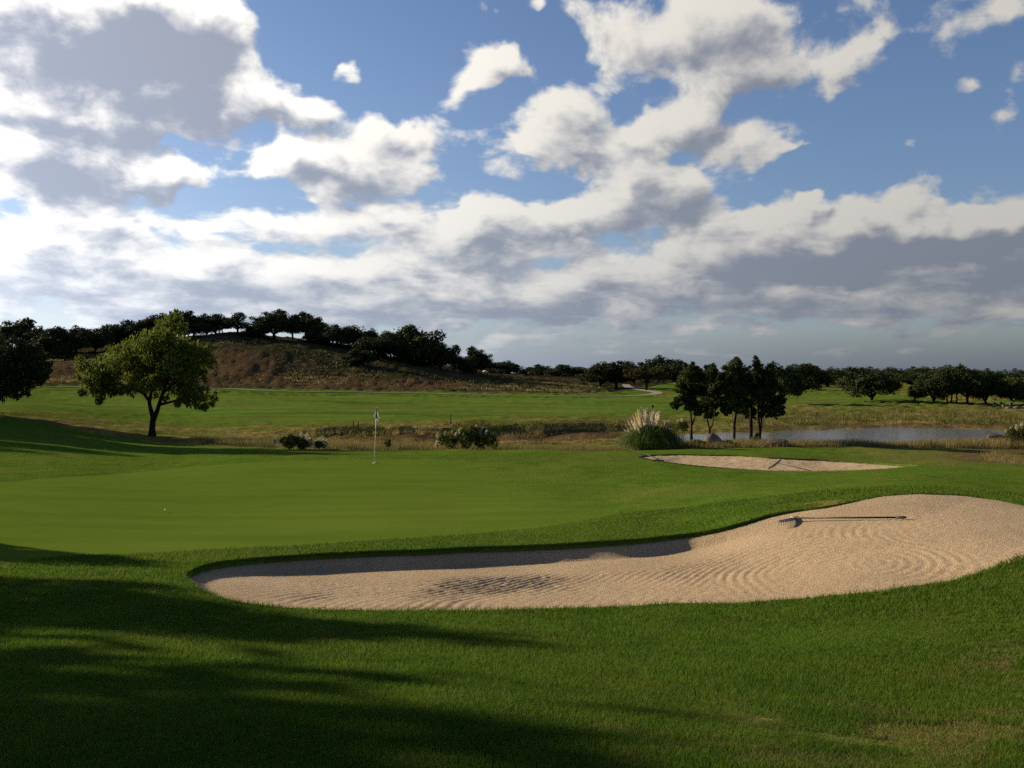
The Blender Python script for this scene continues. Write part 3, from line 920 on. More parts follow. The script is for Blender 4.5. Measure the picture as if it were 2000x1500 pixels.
def oak_meshes(seed, n_leaf=5000, lobes=16, spread=1.0, low=.22, trunks=1, leaf=.027):
    """unit oak: 1 tall, about 1 across; returns trunk mesh, crown mesh builder data"""
    rs = np.random.default_rng(seed)
    cs, rd = [], []
    for i in range(lobes):
        a = rs.random() * 2 * math.pi
        rad = math.sqrt(rs.random()) * .36 * spread
        top = .90 - .55 * (rad / (.40 * spread)) ** 2
        z = low + .14 + (top - low - .14) * rs.random() ** .6
        cs.append((rad * math.cos(a), rad * math.sin(a), z))
        r = .10 + .09 * rs.random()
        rd.append((r * 1.25 * spread ** .5, r * 1.25 * spread ** .5, r * .9))
    for i in range(lobes // 2):                       # small outer sprays that break up the outline
        j = rs.integers(lobes)
        d = np.array(cs[j]) - np.array((0, 0, .45)); d /= np.linalg.norm(d) + 1e-6
        cs.append(tuple(np.array(cs[j]) + d * (.13 + .05 * rs.random()))); r = .045 + .035 * rs.random(); rd.append((r * 1.3, r * 1.3, r))
    vol = np.array([a * b * c for a, b, c in rd]) ** .7
    cnt = np.maximum((n_leaf * vol / vol.sum()).astype(int), 20)
    v, f = leaves(cs, rd, cnt, leaf, rs, shell=.15)
    t = MB()
    fork = low + .02
    for k in range(trunks):
        ox, oy = (0, 0) if trunks == 1 else (rs.normal() * .07, rs.normal() * .07)
        bx, by = rs.normal() * .03, rs.normal() * .03
        t.tube([(ox * .6, oy * .6, -.04), (ox * .7, oy * .7, .02), (ox + bx * .5, oy + by * .5, fork * .55), (ox + bx, oy + by, fork)], [.052 / trunks ** .5, .040 / trunks ** .5, .030 / trunks ** .5, .028 / trunks ** .5], 7)
        for j in rs.choice(lobes, min(lobes, 7 // trunks + 2), replace=False):
            c = cs[j]
            mid = (ox + bx + (c[0] - ox) * .5, oy + by + (c[1] - oy) * .5, fork + (c[2] - fork) * .45 + .02)
            t.tube([(ox + bx, oy + by, fork - .02), mid, c], [.022 / trunks ** .5, .013, .004], 5)
    zmax = v[:, 2].max()
    return t, v, f

class TreeKind:
    def __init__(self, seed, mat, **kw):
        t, v, f = oak_meshes(seed, **kw)
        self.top = float(np.percentile(v[:, 2], 99.7)); self.half = float(np.percentile(np.abs(v[:, 0]), 99.0))
        self.trunk = t.mesh('oak_trunk', M_BARK, True)
        self.crown = mesh_data('oak_crown', v, f, [mat], False)
KINDS = {
    'a': TreeKind(11, M_OAK, lobes=30, spread=1.15, low=.13, n_leaf=9500), 'b': TreeKind(12, M_OAK, lobes=24, spread=.95, low=.20, n_leaf=9500),
    'c': TreeKind(13, M_OAK, lobes=34, spread=1.3, low=.12, n_leaf=11000), 'd': TreeKind(14, M_OAK, lobes=20, spread=.85, low=.26, trunks=3),
    'e': TreeKind(15, M_OAK, lobes=26, spread=1.0, low=.02, n_leaf=9500), 'f': TreeKind(16, M_OAK, lobes=13, spread=.9, low=.30, n_leaf=3600),
    'o': TreeKind(17, M_OAK_OLIVE, lobes=15, spread=1.0, low=.12), 'r': TreeKind(18, M_RUST, lobes=14, spread=1.1, low=.26),
    'far': TreeKind(19, M_OAK, lobes=12, spread=1.2, low=.06, n_leaf=2600, leaf=.03),
}
def tree_at(name, kind, X, Y, z, height, width, label, cat='tree', group=None, rz=None):
    k = KINDS[kind]
    s = height / k.top; w = width / (2 * k.half)
    e = empty(name, (X, Y, z - .05 * s), rz if rz is not None else rng.random() * 6.28, (w, w, s))
    tag(e, label, cat, group)
    obj('trunk', k.trunk, e); obj('crown', k.crown, e)
    return e
def place_tree(name, kind, px, top, base, wpx, label, group=None, depth=None, cat='tree'):
    """stand a tree on the ground where its foot shows (or at a given distance when the foot is hidden)"""
    r = ray_dir(px, base)
    if depth is None:
        X, Y = hit(px, base); X, Y = float(X[0]), float(Y[0])
    else:
        Y = depth; X = Y * r[0] / r[1]
    if Y > 190: wpx *= 1.45
    elif Y > 100: wpx *= 1.12
    z = float(ground0(X, Y)[0])
    rt = ray_dir(px, top)
    ztop = EYE + Y * rt[2] / rt[1]
    return tree_at(name, kind, X, Y, z, ztop - z, wpx / FPX * Y, label, cat, group)

# ---- trees on the hill, left to right
HILL_L = 'dark oaks along the ridge at left'
for px, top, base, w, kd, dep in [(-60, 640, 700, 70, 'a', 246), (-20, 630, 695, 60, 'b', 243), (35, 619, 690, 62, 'b', 247), (72, 636, 690, 50, 'a', 240), (110, 637, 700, 58, 'e', 234), (150, 636, 694, 50, 'a', 240),
                                  (185, 640, 694, 52, 'c', 238), (216, 632, 690, 50, 'e', 243), (243, 628, 690, 46, 'b', 248), (272, 622, 690, 60, 'e', 246), (312, 611, 672, 66, 'a', 250), (352, 606, 668, 62, 'c', 250), (378, 612, 660, 44, 'b', 250)]:
    place_tree('oak_tree', kd, px, top, base, w, 'dark rounded oak in the unbroken row along the left ridge', HILL_L, depth=dep)
hill_trees = [
    (402, 612, 656, 44, 'a', 250, 'dark oak on the ridge right behind the big yellow-green tree'),
    (428, 611, 656, 42, 'd', 251, 'dark oak with several stems on the ridge, left of a gap of sky'),
    (464, 608, 656, 42, 'f', 250, 'open airy oak on the ridge with sky showing through its branches'),
    (500, 636, 661, 40, 'e', 249, 'low bushy oak on the ridge left of the tallest hilltop oak'),
    (535, 602, 662, 58, 'b', 249, 'tallest rounded oak on the hilltop, standing clear of the ridge'),
    (572, 612, 664, 36, 'f', 250, 'slim oak with bare leaning trunk beside the tallest hilltop oak'),
    (602, 607, 668, 48, 'b', 250, 'tall hilltop oak with thin bare trunks against the sky'),
    (628, 632, 674, 44, 'e', 246, 'bushy dark oak below the tall pair on the hilltop'),
    (655, 633, 684, 46, 'c', 243, 'spreading dark oak left of the red netting on the hill'),
    (692, 634, 682, 56, 'd', 247, 'oak with fanned stems beside the red netting on the hill'),
    (722, 641, 690, 42, 'a', 245, 'dark oak just right of the fan-stemmed oak on the hill'),
    (702, 682, 737, 44, 'e', 214, 'shrubby oak low on the hill slope, foliage down to the ground'),
    (742, 648, 728, 76, 'c', 226, 'broad dark oak halfway down the right shoulder of the hill'),
    (787, 634, 716, 70, 'b', 236, 'tall dark oak left half of the biggest clump on the hill shoulder'),
    (826, 641, 720, 78, 'e', 232, 'wide dark oak right half of the biggest clump on the hill shoulder'),
    (862, 664, 726, 44, 'a', 232, 'smaller oak at the right foot of the biggest hill clump'),
    (888, 671, 722, 30, 'f', 236, 'narrow spiky oak right of the biggest hill clump'),
    (906, 695, 722, 36, 'e', 240, 'low rounded oak between the spiky oak and the lone oak'),
    (930, 676, 724, 40, 'b', 246, 'lone round-topped oak standing up at the right end of the hill'),
]
for px, top, base, w, kd, dep, lab in hill_trees:
    place_tree('oak_tree', kd, px, top, base, w, lab, 'oaks on the hill', depth=dep)
mid_trees = [
    (960, 702, 735, 46, 'c', 300, 'oak behind the end of the hill, left of the white roofs'),
    (988, 704, 736, 46, 'a', 296, 'oak between the two white roofs'),
    (1035, 716, 738, 36, 'e', 360, 'small far oak right of the second white roof'),
    (1060, 711, 739, 36, 'b', 350, 'small far oak with a square top behind the tan field'),
    (1084, 721, 739, 40, 'e', 330, 'low far oak left of the broad one behind the orange netting'),
    (1113, 711, 740, 62, 'c', 330, 'broad far oak behind the orange netting'),
    (1142, 719, 741, 30, 'a', 340, 'narrow far oak right of the broad one behind the orange netting'),
    (1172, 706, 756, 58, 'a', None, 'leftmost oak of the group beside the bend of the cart path'),
    (1204, 707, 757, 58, 'b', None, 'middle oak of the group beside the bend of the cart path'),
    (1236, 703, 751, 56, 'c', None, 'rear right oak of the group beside the bend of the cart path'),
    (1262, 714, 762, 58, 'r', None, 'reddish-brown oak with leaning trunk beside the cart path'),
    (1286, 694, 744, 54, 'a', 318, 'tall oak at left of the pair behind the reddish oak'),
    (1317, 700, 745, 56, 'c', 312, 'dark round oak at right of the pair behind the reddish oak'),
    (1352, 716, 746, 40, 'o', 300, 'olive tree behind the left end of the pond trees'),
    (1528, 706, 790, 66, 'b', None, 'single oak with forked trunk right behind the pond trees'),
    (1566, 708, 762, 66, 'e', None, 'dark oak right of the forked oak, foliage low'),
    (1612, 729, 756, 50, 'o', None, 'pale olive shrubby tree left of the lone dark oak'),
    (1700, 715, 783, 104, 'c', None, 'lone broad dark oak on the far lawn beyond the pond'),
    (1755, 728, 750, 26, 'o', 300, 'small far olive tree right of the lone oak'),
    (1780, 731, 751, 28, 'e', 290, 'small far tree with a clear trunk behind the right group'),
    (1786, 752, 787, 38, 'f', None, 'little round tree at the left end of the right group'),
    (1826, 719, 789, 72, 'c', None, 'wide oak at the left of the right group'),
    (1860, 716, 788, 60, 'd', None, 'oak on three thin stems in the right group'),
    (1889, 711, 790, 66, 'b', None, 'tallest oak of the right group with a forked trunk'),
    (1926, 720, 790, 64, 'a', None, 'oak with one thick straight trunk in the right group'),
    (1974, 733, 790, 48, 'o', None, 'olive oak with a thin trunk at the right of the right group'),
    (2006, 742, 792, 46, 'o', None, 'yellowish tree cut off by the right edge of the picture'),
    (2060, 720, 792, 70, 'c', None, 'dark oak past the yellowish tree at the right edge'),
]
for px, top, base, w, kd, dep, lab in mid_trees:
    place_tree('oak_tree', kd, px, top, base, w, lab, 'oaks on the course', depth=dep)
# the far wood on the horizon: one row behind another
rs = np.random.default_rng(21)
for px in np.arange(1330, 2120, 21.0):
    top = np.interp(px, [1330, 1420, 1560, 1700, 1850, 1920, 2100], [724, 722, 717, 715, 714, 720, 724]) + rs.normal() * 1.6
    place_tree('oak_tree', 'far', px + rs.normal() * 5, top, 744, 40 + rs.random() * 14, 'far oak in the wooded skyline at right', 'far oaks on the skyline', depth=470 + rs.random() * 60)
for px in np.arange(905, 1340, 26.0):
    place_tree('oak_tree', 'far', px + rs.normal() * 5, 727 + rs.normal() * 1.6, 741, 36 + rs.random() * 12, 'far low tree closing the field beyond the tan meadow', 'far trees behind the tan meadow', depth=520 + rs.random() * 50)

# ---- the yellow-green tree on the left, its lumps laid out as they stand
def own_tree(name, label, Y, base_px, lumps, limbs, n_leaf, leaf, mat, droop=.4, shell=.25, seed=5, cat='tree', grow=1.0):
    rs = np.random.default_rng(seed)
    r = ray_dir(*base_px); X0 = Y * r[0] / r[1]
    z0 = float(ground0(X0, Y)[0])
    def w3(px, py, dy=0.0):
        q = ray_dir(px, py); t = (Y + dy) / q[1]
        return np.array((q[0] * t - X0, dy, EYE + q[2] * t - z0))
    cs, rd = [], []
    for (px, py, rp) in lumps:
        rp *= grow
        dy = rs.normal() * 1.3 * (1 if Y > 60 else .45)
        cs.append(w3(px, py, dy)); m = rp / FPX * Y; rd.append((m * .82, m, m * .75))
        c0 = cs[-1]
        for k in range(9):                                # break each lump into smaller sprays
            d = rs.normal(size=3); d /= np.linalg.norm(d)
            q = m * (.16 + .24 * rs.random())
            cs.append(c0 + d * m * (.75 + .4 * rs.random())); rd.append((q, q, q * (1.1 if droop > .3 else .8)))
    vol = np.array([a * b * c for a, b, c in rd]) ** .62
    cnt = np.maximum((n_leaf * vol / vol.sum()).astype(int), 12)
    v, f = leaves(cs, rd, cnt, leaf, rs, droop=droop, shell=shell, aspect=.38)
    e = empty(name, (X0, Y, z0))
    tag(e, label, cat)
    t = MB()
    for pts, rad in limbs:
        t.tube([w3(px, py, dy) for px, py, dy in pts], rad, 8)
    t.build('trunk', M_BARK, e, True)
    obj('crown', mesh_data(name + '_crown', v, f, [mat], False), e)
    return e
own_tree('willow_tree', 'broad yellow-green tree with forked trunk standing alone at left', 66.5, (297, 851),
         [(186, 722, 30), (180, 748, 24), (196, 768, 18), (222, 712, 30), (214, 745, 26), (252, 692, 36), (262, 726, 36), (288, 672, 36), (304, 706, 42), (320, 655, 28), (330, 634, 20),
          (342, 620, 13), (352, 640, 15), (345, 676, 36), (350, 712, 42), (382, 694, 30), (398, 716, 16), (372, 742, 26), (330, 746, 34), (285, 752, 24), (250, 762, 14), (385, 772, 24), (408, 780, 17), (360, 770, 22), (232, 762, 10), (400, 794, 8), (300, 765, 16)],
         [([(297, 855, 0), (297, 840, 0), (299, 815, 0), (294, 798, .2), (291, 783, .4), (278, 765, .8), (255, 745, 1.2)], [.34, .23, .19, .15, .12, .09, .04]),
          ([(299, 822, 0), (308, 800, -.2), (313, 782, -.4), (322, 755, -.6), (335, 715, -.3), (338, 660, 0)], [.18, .15, .13, .10, .07, .03]),
          ([(312, 790, -.3), (330, 786, -.8), (352, 780, -1.2), (385, 772, -1.6)], [.12, .09, .07, .03]),
          ([(292, 785, .4), (296, 760, 1.0), (300, 720, 1.4), (290, 685, 1.2)], [.13, .1, .07, .03]),
          ([(280, 768, .8), (240, 752, 1.6), (205, 742, 1.6), (188, 730, 1.6)], [.1, .08, .06, .03]),
          ([(316, 770, -.4), (350, 740, .4), (385, 705, .8)], [.1, .07, .03])],
         27000, .14, M_WILLOW, .7, .0, 31)
own_tree('oak_tree', 'big dark tree with low hanging foliage cut off by the left edge', 70, (-42, 800),
         [(-60, 690, 46), (-10, 680, 44), (30, 690, 36), (55, 700, 30), (74, 718, 24), (-50, 735, 44), (0, 730, 46), (45, 735, 34), (72, 742, 18), (20, 762, 20), (50, 765, 10), (-20, 765, 20), (-95, 710, 40), (-100, 745, 32), (88, 735, 10)],
         [([(-42, 806, 0), (-42, 785, 0), (-38, 760, 0), (-30, 735, 0)], [.42, .33, .28, .2]), ([(-36, 750, 0), (0, 735, .5), (40, 725, .6)], [.18, .12, .05]), ([(-38, 750, 0), (-70, 730, .5), (-100, 712, .6)], [.18, .12, .05])],
         16000, .17, M_OAK, .4, .2, 32)

# ---- young trees at the near end of the pond
def pond_tree(label, px, base, Y, lumps, limbs, seed, n=14000):
    own_tree('young_elm_tree', label, Y, (px, base), lumps, limbs, n, .10, M_ELM, .1, .0, seed, grow=1.1)
pond_tree('leftmost young tree at the pond with a slender forked trunk', 1351, 866, 55,
          [(1345, 735, 18), (1335, 752, 16), (1358, 760, 18), (1340, 778, 16), (1325, 786, 10), (1318, 792, 7), (1352, 790, 14), (1365, 735, 14), (1350, 720, 10), (1362, 800, 9)],
          [([(1351, 870, 0), (1350, 842, 0), (1351, 826, 0), (1349, 806, 0), (1345, 780, 0), (1343, 735, 0)], [.10, .075, .06, .05, .04, .015]), ([(1352, 830, 0), (1357, 815, .2), (1360, 795, .4), (1362, 750, .5)], [.05, .045, .035, .012])], 41)
pond_tree('young tree rising right behind the pointed boulder, trunk forked low', 1386, 868, 57,
          [(1385, 735, 17), (1375, 755, 16), (1398, 758, 17), (1380, 780, 16), (1400, 785, 15), (1388, 805, 12), (1390, 719, 10), (1372, 795, 11)],
          [([(1386, 872, 0), (1386, 848, 0), (1386, 839, 0), (1382, 822, 0), (1380, 800, 0), (1378, 750, 0)], [.09, .07, .06, .05, .04, .012]), ([(1386, 841, 0), (1392, 828, .2), (1395, 808, .3), (1398, 765, .4)], [.05, .04, .03, .01])], 42)
pond_tree('young tree with one straight bare trunk, middle of the pond trees', 1434, 870, 53.5,
          [(1435, 722, 20), (1425, 738, 17), (1448, 740, 18), (1430, 760, 18), (1445, 768, 16), (1435, 790, 16), (1420, 800, 10), (1450, 798, 12), (1438, 708, 10)],
          [([(1434, 874, 0), (1434, 845, 0), (1435, 825, 0), (1438, 805, 0), (1436, 770, 0), (1436, 715, 0)], [.10, .075, .065, .055, .04, .012])], 43)
pond_tree('dark young tree with thick trunk left of the tallest pond tree', 1466, 868, 55.5,
          [(1464, 735, 16), (1455, 758, 15), (1470, 765, 18), (1462, 785, 17), (1466, 805, 13), (1452, 800, 9), (1475, 742, 14)],
          [([(1466, 872, 0), (1467, 845, 0), (1467, 818, 0), (1466, 780, 0), (1465, 735, 0)], [.13, .105, .09, .06, .015])], 44, 8000)
pond_tree('tallest young tree at the pond with twin trunks and a thin leading shoot', 1484, 869, 54,
          [(1478, 712, 8), (1477, 699, 3.5), (1478, 706, 3), (1484, 728, 15), (1500, 735, 15), (1485, 750, 18), (1508, 755, 16), (1490, 775, 19), (1512, 782, 15), (1495, 798, 14), (1522, 796, 9), (1512, 808, 8), (1526, 805, 6), (1505, 718, 7)],
          [([(1484, 873, 0), (1484, 845, 0), (1482, 820, 0), (1481, 790, 0), (1480, 740, 0), (1477, 696, 0)], [.095, .075, .065, .05, .03, .008]), ([(1485, 850, 0), (1487, 825, .2), (1489, 795, .4), (1502, 750, .6)], [.06, .05, .045, .012])], 45, 11000)

# ---- trees out of the picture at left whose shadows fall across the turf; one behind added to block sky
def side_tree(s, perp, h, w, kd, lab):
    sx, sy = math.sin(SUN_AZ), math.cos(SUN_AZ)
    X = -s * sx * -1 + 0; X = s * -sx; Y = s * -sy
    X += perp * sy; Y += perp * -sx
    z = float(ground0(X, Y)[0])
    tree_at('oak_tree', kd, X, Y, z, h, w, lab, 'tree', 'oaks left of the picture')
side_tree(-25, -1.3, 12.0, 12.8, 'c', 'large oak left of the picture shading the nearest turf')
side_tree(-17, -3.8, 9.6, 11.5, 'a', 'second large oak left of the picture shading the nearest turf')
side_tree(-9, -11, 9.0, 11.0, 'c', 'unseen large oak added behind the camera to block sky light')  # added out of view to cut sky light and darken the near turf
side_tree(-22, 6.6, 6.9, 3.4, 'e', 'narrow tree left of the picture shading the bunker end')
side_tree(-23, 9.4, 4.9, 1.9, 'e', 'small tree left of the picture shading the edge of the green')
side_tree(-72, 35.5, 16.0, 8.5, 'e', 'tall oak left of the picture with the longest shadow')
side_tree(-70, 29.5, 12.0, 7.0, 'e', 'middling oak left of the picture shading the slope')
side_tree(-74, 42.0, 11.5, 9.5, 'c', 'broad oak left of the picture shading the slope')

# ------------------------------------------------------------------ grass, as blades
def blade_mesh(name, P, h, w, lean, mat, rs, rnd=None, normal_up=False):
    n = len(P)
    a = rs.random(n) * 2 * math.pi
    side = np.stack([np.cos(a), np.sin(a), np.zeros(n)], -1) * (w * .5)[:, None]
    b = rs.random(n) * 2 * math.pi
    tip = P + np.stack([np.cos(b) * lean, np.sin(b) * lean, h], -1)
    v = np.stack([P - side, P + side, tip], 1).reshape(-1, 3)
    me = mesh_data(name, v, np.arange(3 * n).reshape(-1, 3), [mat], False)
    return me

def turf_mat():
    m, N, out = new_mat('turf_blades')
    geo = N.n('ShaderNodeNewGeometry'); P = geo.outputs['Position']
    big = N.noise(P, .5, 4, .6); mid = N.noise(P, 2.4, 4, .65)
    c = N.mix(N.ramp(mid, .3, .7), (.040, .090, .006), (.078, .140, .011))
    c = N.mix(N.ramp(big, .45, .75), c, (.095, .125, .014))
    c = N.mix(N.math('MULTIPLY', N.ramp(N.noise(P, 9, 3, .7), .48, .7), .55), c, (.026, .054, .005))
    c = N.mix(N.math('MULTIPLY', N.ramp(geo.outputs['Random Per Island'], .0, 1.0, smooth=False), .45), c, (.115, .165, .018))
    wn = N.n('ShaderNodeAttribute', attribute_name='worn')
    dead = N.math('GREATER_THAN', geo.outputs['Random Per Island'], N.math('MULTIPLY_ADD', N.ramp(N.noise(P, 1.3, 4, .7), .56, .72), -.22, .985))
    c = N.mix(dead, c, (.20, .14, .06))
    c = N.mix(N.math('MULTIPLY', wn.outputs['Fac'], N.math('LESS_THAN', geo.outputs['Random Per Island'], .62)), c, (.21, .135, .055))
    b = N.n('ShaderNodeBsdfPrincipled')
    N.put(b.inputs['Base Color'], c)
    b.inputs['Roughness'].default_value = .65
    b.inputs['Specular IOR Level'].default_value = .08
    tr = N.n('ShaderNodeBsdfTranslucent'); N.put(tr.inputs[0], c)
    mx = N.n('ShaderNodeMixShader'); mx.inputs[0].default_value = .42
    N.put(mx.inputs[1], b.outputs[0]); N.put(mx.inputs[2], tr.outputs[0])
    N.put(out.inputs[0], mx.outputs[0])
    return m
M_TURF = turf_mat()
def lawn():
    rs = np.random.default_rng(51)
    n = 1150000
    # density falls with distance: r sampled log-uniform-ish
    u = rs.random(n)
    r = 2.7 * (20.0 / 2.7) ** (u ** 1.05)
    t = np.radians((rs.random(n) - .5) * 2 * 32.5)
    X, Y = r * np.sin(t), r * np.cos(t)
    P = np.stack([X, Y], -1)
    ok = np.ones(n, bool)
    s1 = SD1(P.copy())
    ok &= s1 > .0
    sg = SDG(P.copy())
    ok &= sg > .15
    # thin out where the turf is worn
    P, r, s1 = P[ok], r[ok], s1[ok]
    if len(P) > 640000:
        k = rs.choice(len(P), 640000, replace=False); P, r, s1 = P[k], r[k], s1[k]
    worn = np.zeros(len(P))
    for V, soft, amt in WORN:
        k, _ = region_mask(V, P[:, 0], P[:, 1], soft * 1.5)
        worn = np.maximum(worn, k * min(amt * 1.6, 1.0))
    worn *= sstep(.46, .60, fbm(P[:, 0], P[:, 1] * 1.6, 2.6, 4))
    k = (worn < .5) | (rs.random(len(P)) < .45)
    P, r, s1, worn = P[k], r[k], s1[k], worn[k]
    thin = fbm(P[:, 0], P[:, 1], 1.1, 4)
    z = ground0(P[:, 0], P[:, 1]) - .006
    h = (.022 + .022 * rs.random(len(P))) * (.75 + .7 * thin) * np.interp(r, [3, 8, 20], [.9, 1.05, 1.15])
    near_lip = np.exp(-(s1 / .12) ** 2)
    h *= 1 + .5 * near_lip
    w = np.interp(r, [3, 6, 10, 20], [.0040, .0055, .0085, .014])
    lean = h * (.25 + .6 * rs.random(len(P)))
    me = blade_mesh('lawn_grass', np.column_stack([P, z]), h * (1 - .4 * worn), w, lean, M_TURF, rs)
    at = me.attributes.new('worn', 'FLOAT', 'POINT')
    at.data.foreach_set('value', np.repeat(worn, 3).astype(np.float32))
    tag(obj('lawn_grass', me), 'short green grass blades of the turf in the foreground', 'grass', kind='stuff')
lawn()
def lip_grass():
    rs = np.random.default_rng(52)
    Vs, Hs, Ls = [], [], []
    for B, n in ((B1, 26000), (B2, 9000)):
        seg = np.roll(B, -1, 0) - B; L = np.linalg.norm(seg, axis=1)
        k = rs.choice(len(B), n, p=L / L.sum()); t = rs.random(n)
        P = B[k] + seg[k] * t[:, None]
        nr = np.stack([seg[k][:, 1], -seg[k][:, 0]], -1) / L[k][:, None]        # one side of the outline
        probe = (SD1 if B is B1 else (lambda q: poly_sd(q, B2)[0]))((P + nr * .15).copy())
        out = nr * np.where(probe > 0, 1, -1)[:, None]
        clump = fbm(P[:, 0], P[:, 1], 4.5, 3)
        P = P + out * (rs.random(n) * .05 - .005)[:, None]
        h = (.020 + .035 * rs.random(n)) * (.5 + clump)
        fwd = h * (.3 + 1.0 * rs.random(n))
        base = np.column_stack([P, ground0(P[:, 0], P[:, 1]) - .004 - (.03 * rs.random(n))])
        tip = base + np.column_stack([-out * fwd[:, None] + rs.normal(size=(n, 2)) * .012, h * (rs.random(n) * 1.3 - .35)])
        w = .006 + .004 * rs.random(n) + (.008 if B is B2 else 0)
        side = np.column_stack([seg[k] / L[k][:, None] * (w * .5)[:, None], np.zeros(n)])
        Vs.append(np.stack([base - side, base + side, tip], 1).reshape(-1, 3))
    v = np.concatenate(Vs)
    me = mesh_data('lip_grass', v, np.arange(len(v)).reshape(-1, 3), [M_TURF], False)
    tag(obj('lip_grass', me), 'ragged grass hanging over the lips of both bunkers', 'grass', kind='stuff')
lip_grass()

def straw_mat(name, c1, c2, c3, trans=.35):
    return leaf_mat(name, c1, c2, c3, trans, .5, .7)
M_STRAW = straw_mat('dry_grass', (.17, .130, .045), (.27, .205, .085), (.10, .095, .022))
M_TALLGREEN = straw_mat('green_tall_grass', (.040, .050, .010), (.070, .078, .015), (.12, .11, .03))
M_BRUSH = leaf_mat('dark_brush', (.024, .030, .010), (.040, .044, .014), (.07, .062, .025), .15)

def tall_grass(name, label, n, region_fn, hfn, w, mat, seed, per=9, spread=.22):
    rs = np.random.default_rng(seed)
    C = region_fn(n, rs)
    z = ground0(C[:, 0], C[:, 1])
    hh = hfn(C, rs)
    P = np.repeat(np.column_stack([C, z]), per, 0) + np.column_stack([rs.normal(size=(len(C) * per, 2)) * spread, np.zeros(len(C) * per)])
    P[:, 2] -= .05
    h = np.repeat(hh, per) * (.5 + .6 * rs.random(len(P)))
    me = blade_mesh(name, P, h, np.full(len(P), w) * (.7 + .6 * rs.random(len(P))), h * (.1 + .45 * rs.random(len(P))), mat, rs)
    tag(obj(name, me), label, 'grass', kind='stuff')
def strip(pxs, y0s, y1s, clump=.0, pxr=None):
    def fn(n, rs):
        px = rs.uniform(pxs[0], pxs[-1], n)
        a, b = np.interp(px, pxs, y0s), np.interp(px, pxs, y1s)
        Y = a + (b - a) * rs.random(n)
        X = (px - 1000) / FPX * Y
        if clump:
            k = fbm(X, Y, .5, 3) > clump
            X, Y = X[k], Y[k]
        return np.stack([X, Y], -1)
    return fn
XS = [380, 500, 600, 750, 900, 1200, 1350]
tall_grass('dry_grass', 'straw coloured tall grass along the back edge of the green', 4200, strip(XS, [60, 56, 49, 47.4, 47.8, 47.4, 47.5], [64, 60, 56, 55, 56, 55, 54]), lambda C, rs: .22 + .40 * fbm(C[:, 0], C[:, 1], .6, 3), .022, M_STRAW, 61)
tall_grass('dry_grass', 'straw and green tall grass fringing the near bank of the pond', 4200, strip([1330, 1500, 1650, 1800, 1900, 2000, 2100], [47.6, 48.5, 50.3, 53, 54, 55, 55], [53, 54, 57, 60, 62, 63, 63]), lambda C, rs: .24 + .40 * fbm(C[:, 0], C[:, 1], .6, 3) + .3 * sstep(22, 30, C[:, 0]), .024, M_STRAW, 62)
tall_grass('green_tall_grass', 'greener grass mixed into the strip behind the green', 1500, strip([420, 600, 900, 1200, 1500, 1800, 2050], [56, 47.6, 47.8, 47.6, 48.7, 53, 55], [62, 52, 52, 51, 53, 58, 60], .5), lambda C, rs: .28 + .35 * rs.random(len(C)), .022, M_TALLGREEN, 63)
tall_grass('dry_grass', 'tufts of pale dry grass on the far bank of the pond', 3000, strip([1430, 1550, 1700, 1850, 2000, 2100], [84, 90, 91, 92, 92, 92], [96, 104, 112, 114, 116, 116], .53), lambda C, rs: .12 + .75 * rs.random(len(C)) ** 2, .035, M_STRAW, 64, 9, .35)
tall_grass('green_tall_grass', 'green reedy growth on the far bank of the pond', 3000, strip([1430, 1550, 1700, 1850, 2000, 2100], [86, 91, 92, 92, 90, 90], [100, 106, 114, 116, 118, 118], .47), lambda C, rs: .12 + .7 * rs.random(len(C)) ** 2, .05, M_TALLGREEN, 65, 9, .5)
tall_grass('dark_brush', 'dark weeds and brush along the far lip of the creek', 900, strip([620, 750, 900, 1050, 1250], [74, 75, 76, 79, 83], [78, 79, 80, 84, 88], .52), lambda C, rs: .08 + .34 * rs.random(len(C)) ** 2, .05, M_BRUSH, 66, 10, .45)
tall_grass('dry_grass', 'thin dry grass on the floor of the creek', 600, strip([420, 600, 900, 1250], [62, 60, 60, 60], [72, 74, 75, 80], .52), lambda C, rs: .2 + .3 * rs.random(len(C)), .03, M_STRAW, 67, 8, .35)
def hill_scrub():
    rs = np.random.default_rng(68)
    C = strip([330, 450, 600, 800, 950, 1000], [205, 196, 196, 200, 205, 205], [246, 248, 246, 246, 250, 250], .47)(2600, rs)
    z = ground0(C[:, 0], C[:, 1])
    r = .25 + .75 * rs.random(len(C)) ** 2
    v, f = leaves(np.column_stack([C, z + r * .3]), np.column_stack([r * 1.5, r * 1.5, r * .75]), [16] * len(C), .22, rs, shell=.2)
    tag(obj('dark_brush', mesh_data('dark_brush', v, f, [M_BRUSH], False)), 'dark scrub scattered over the face of the hill', 'brush', kind='stuff')
hill_scrub()
tall_grass('dry_grass', 'pale dry grass tufts over the hill and its foot', 4200, strip([-60, 200, 450, 600, 800, 950, 1180], [180, 182, 184, 186, 186, 184, 190], [238, 244, 248, 246, 246, 250, 250], .52), lambda C, rs: .2 + .4 * rs.random(len(C)), .12, M_STRAW, 69, 9, .9)
tall_grass('dry_grass', 'tall dry grass at the right edge behind the small bunker', 500, strip([1930, 2000, 2120], [40, 37, 36], [47, 46, 46], .4), lambda C, rs: .2 + .25 * rs.random(len(C)), .016, M_STRAW, 70, 9, .25)

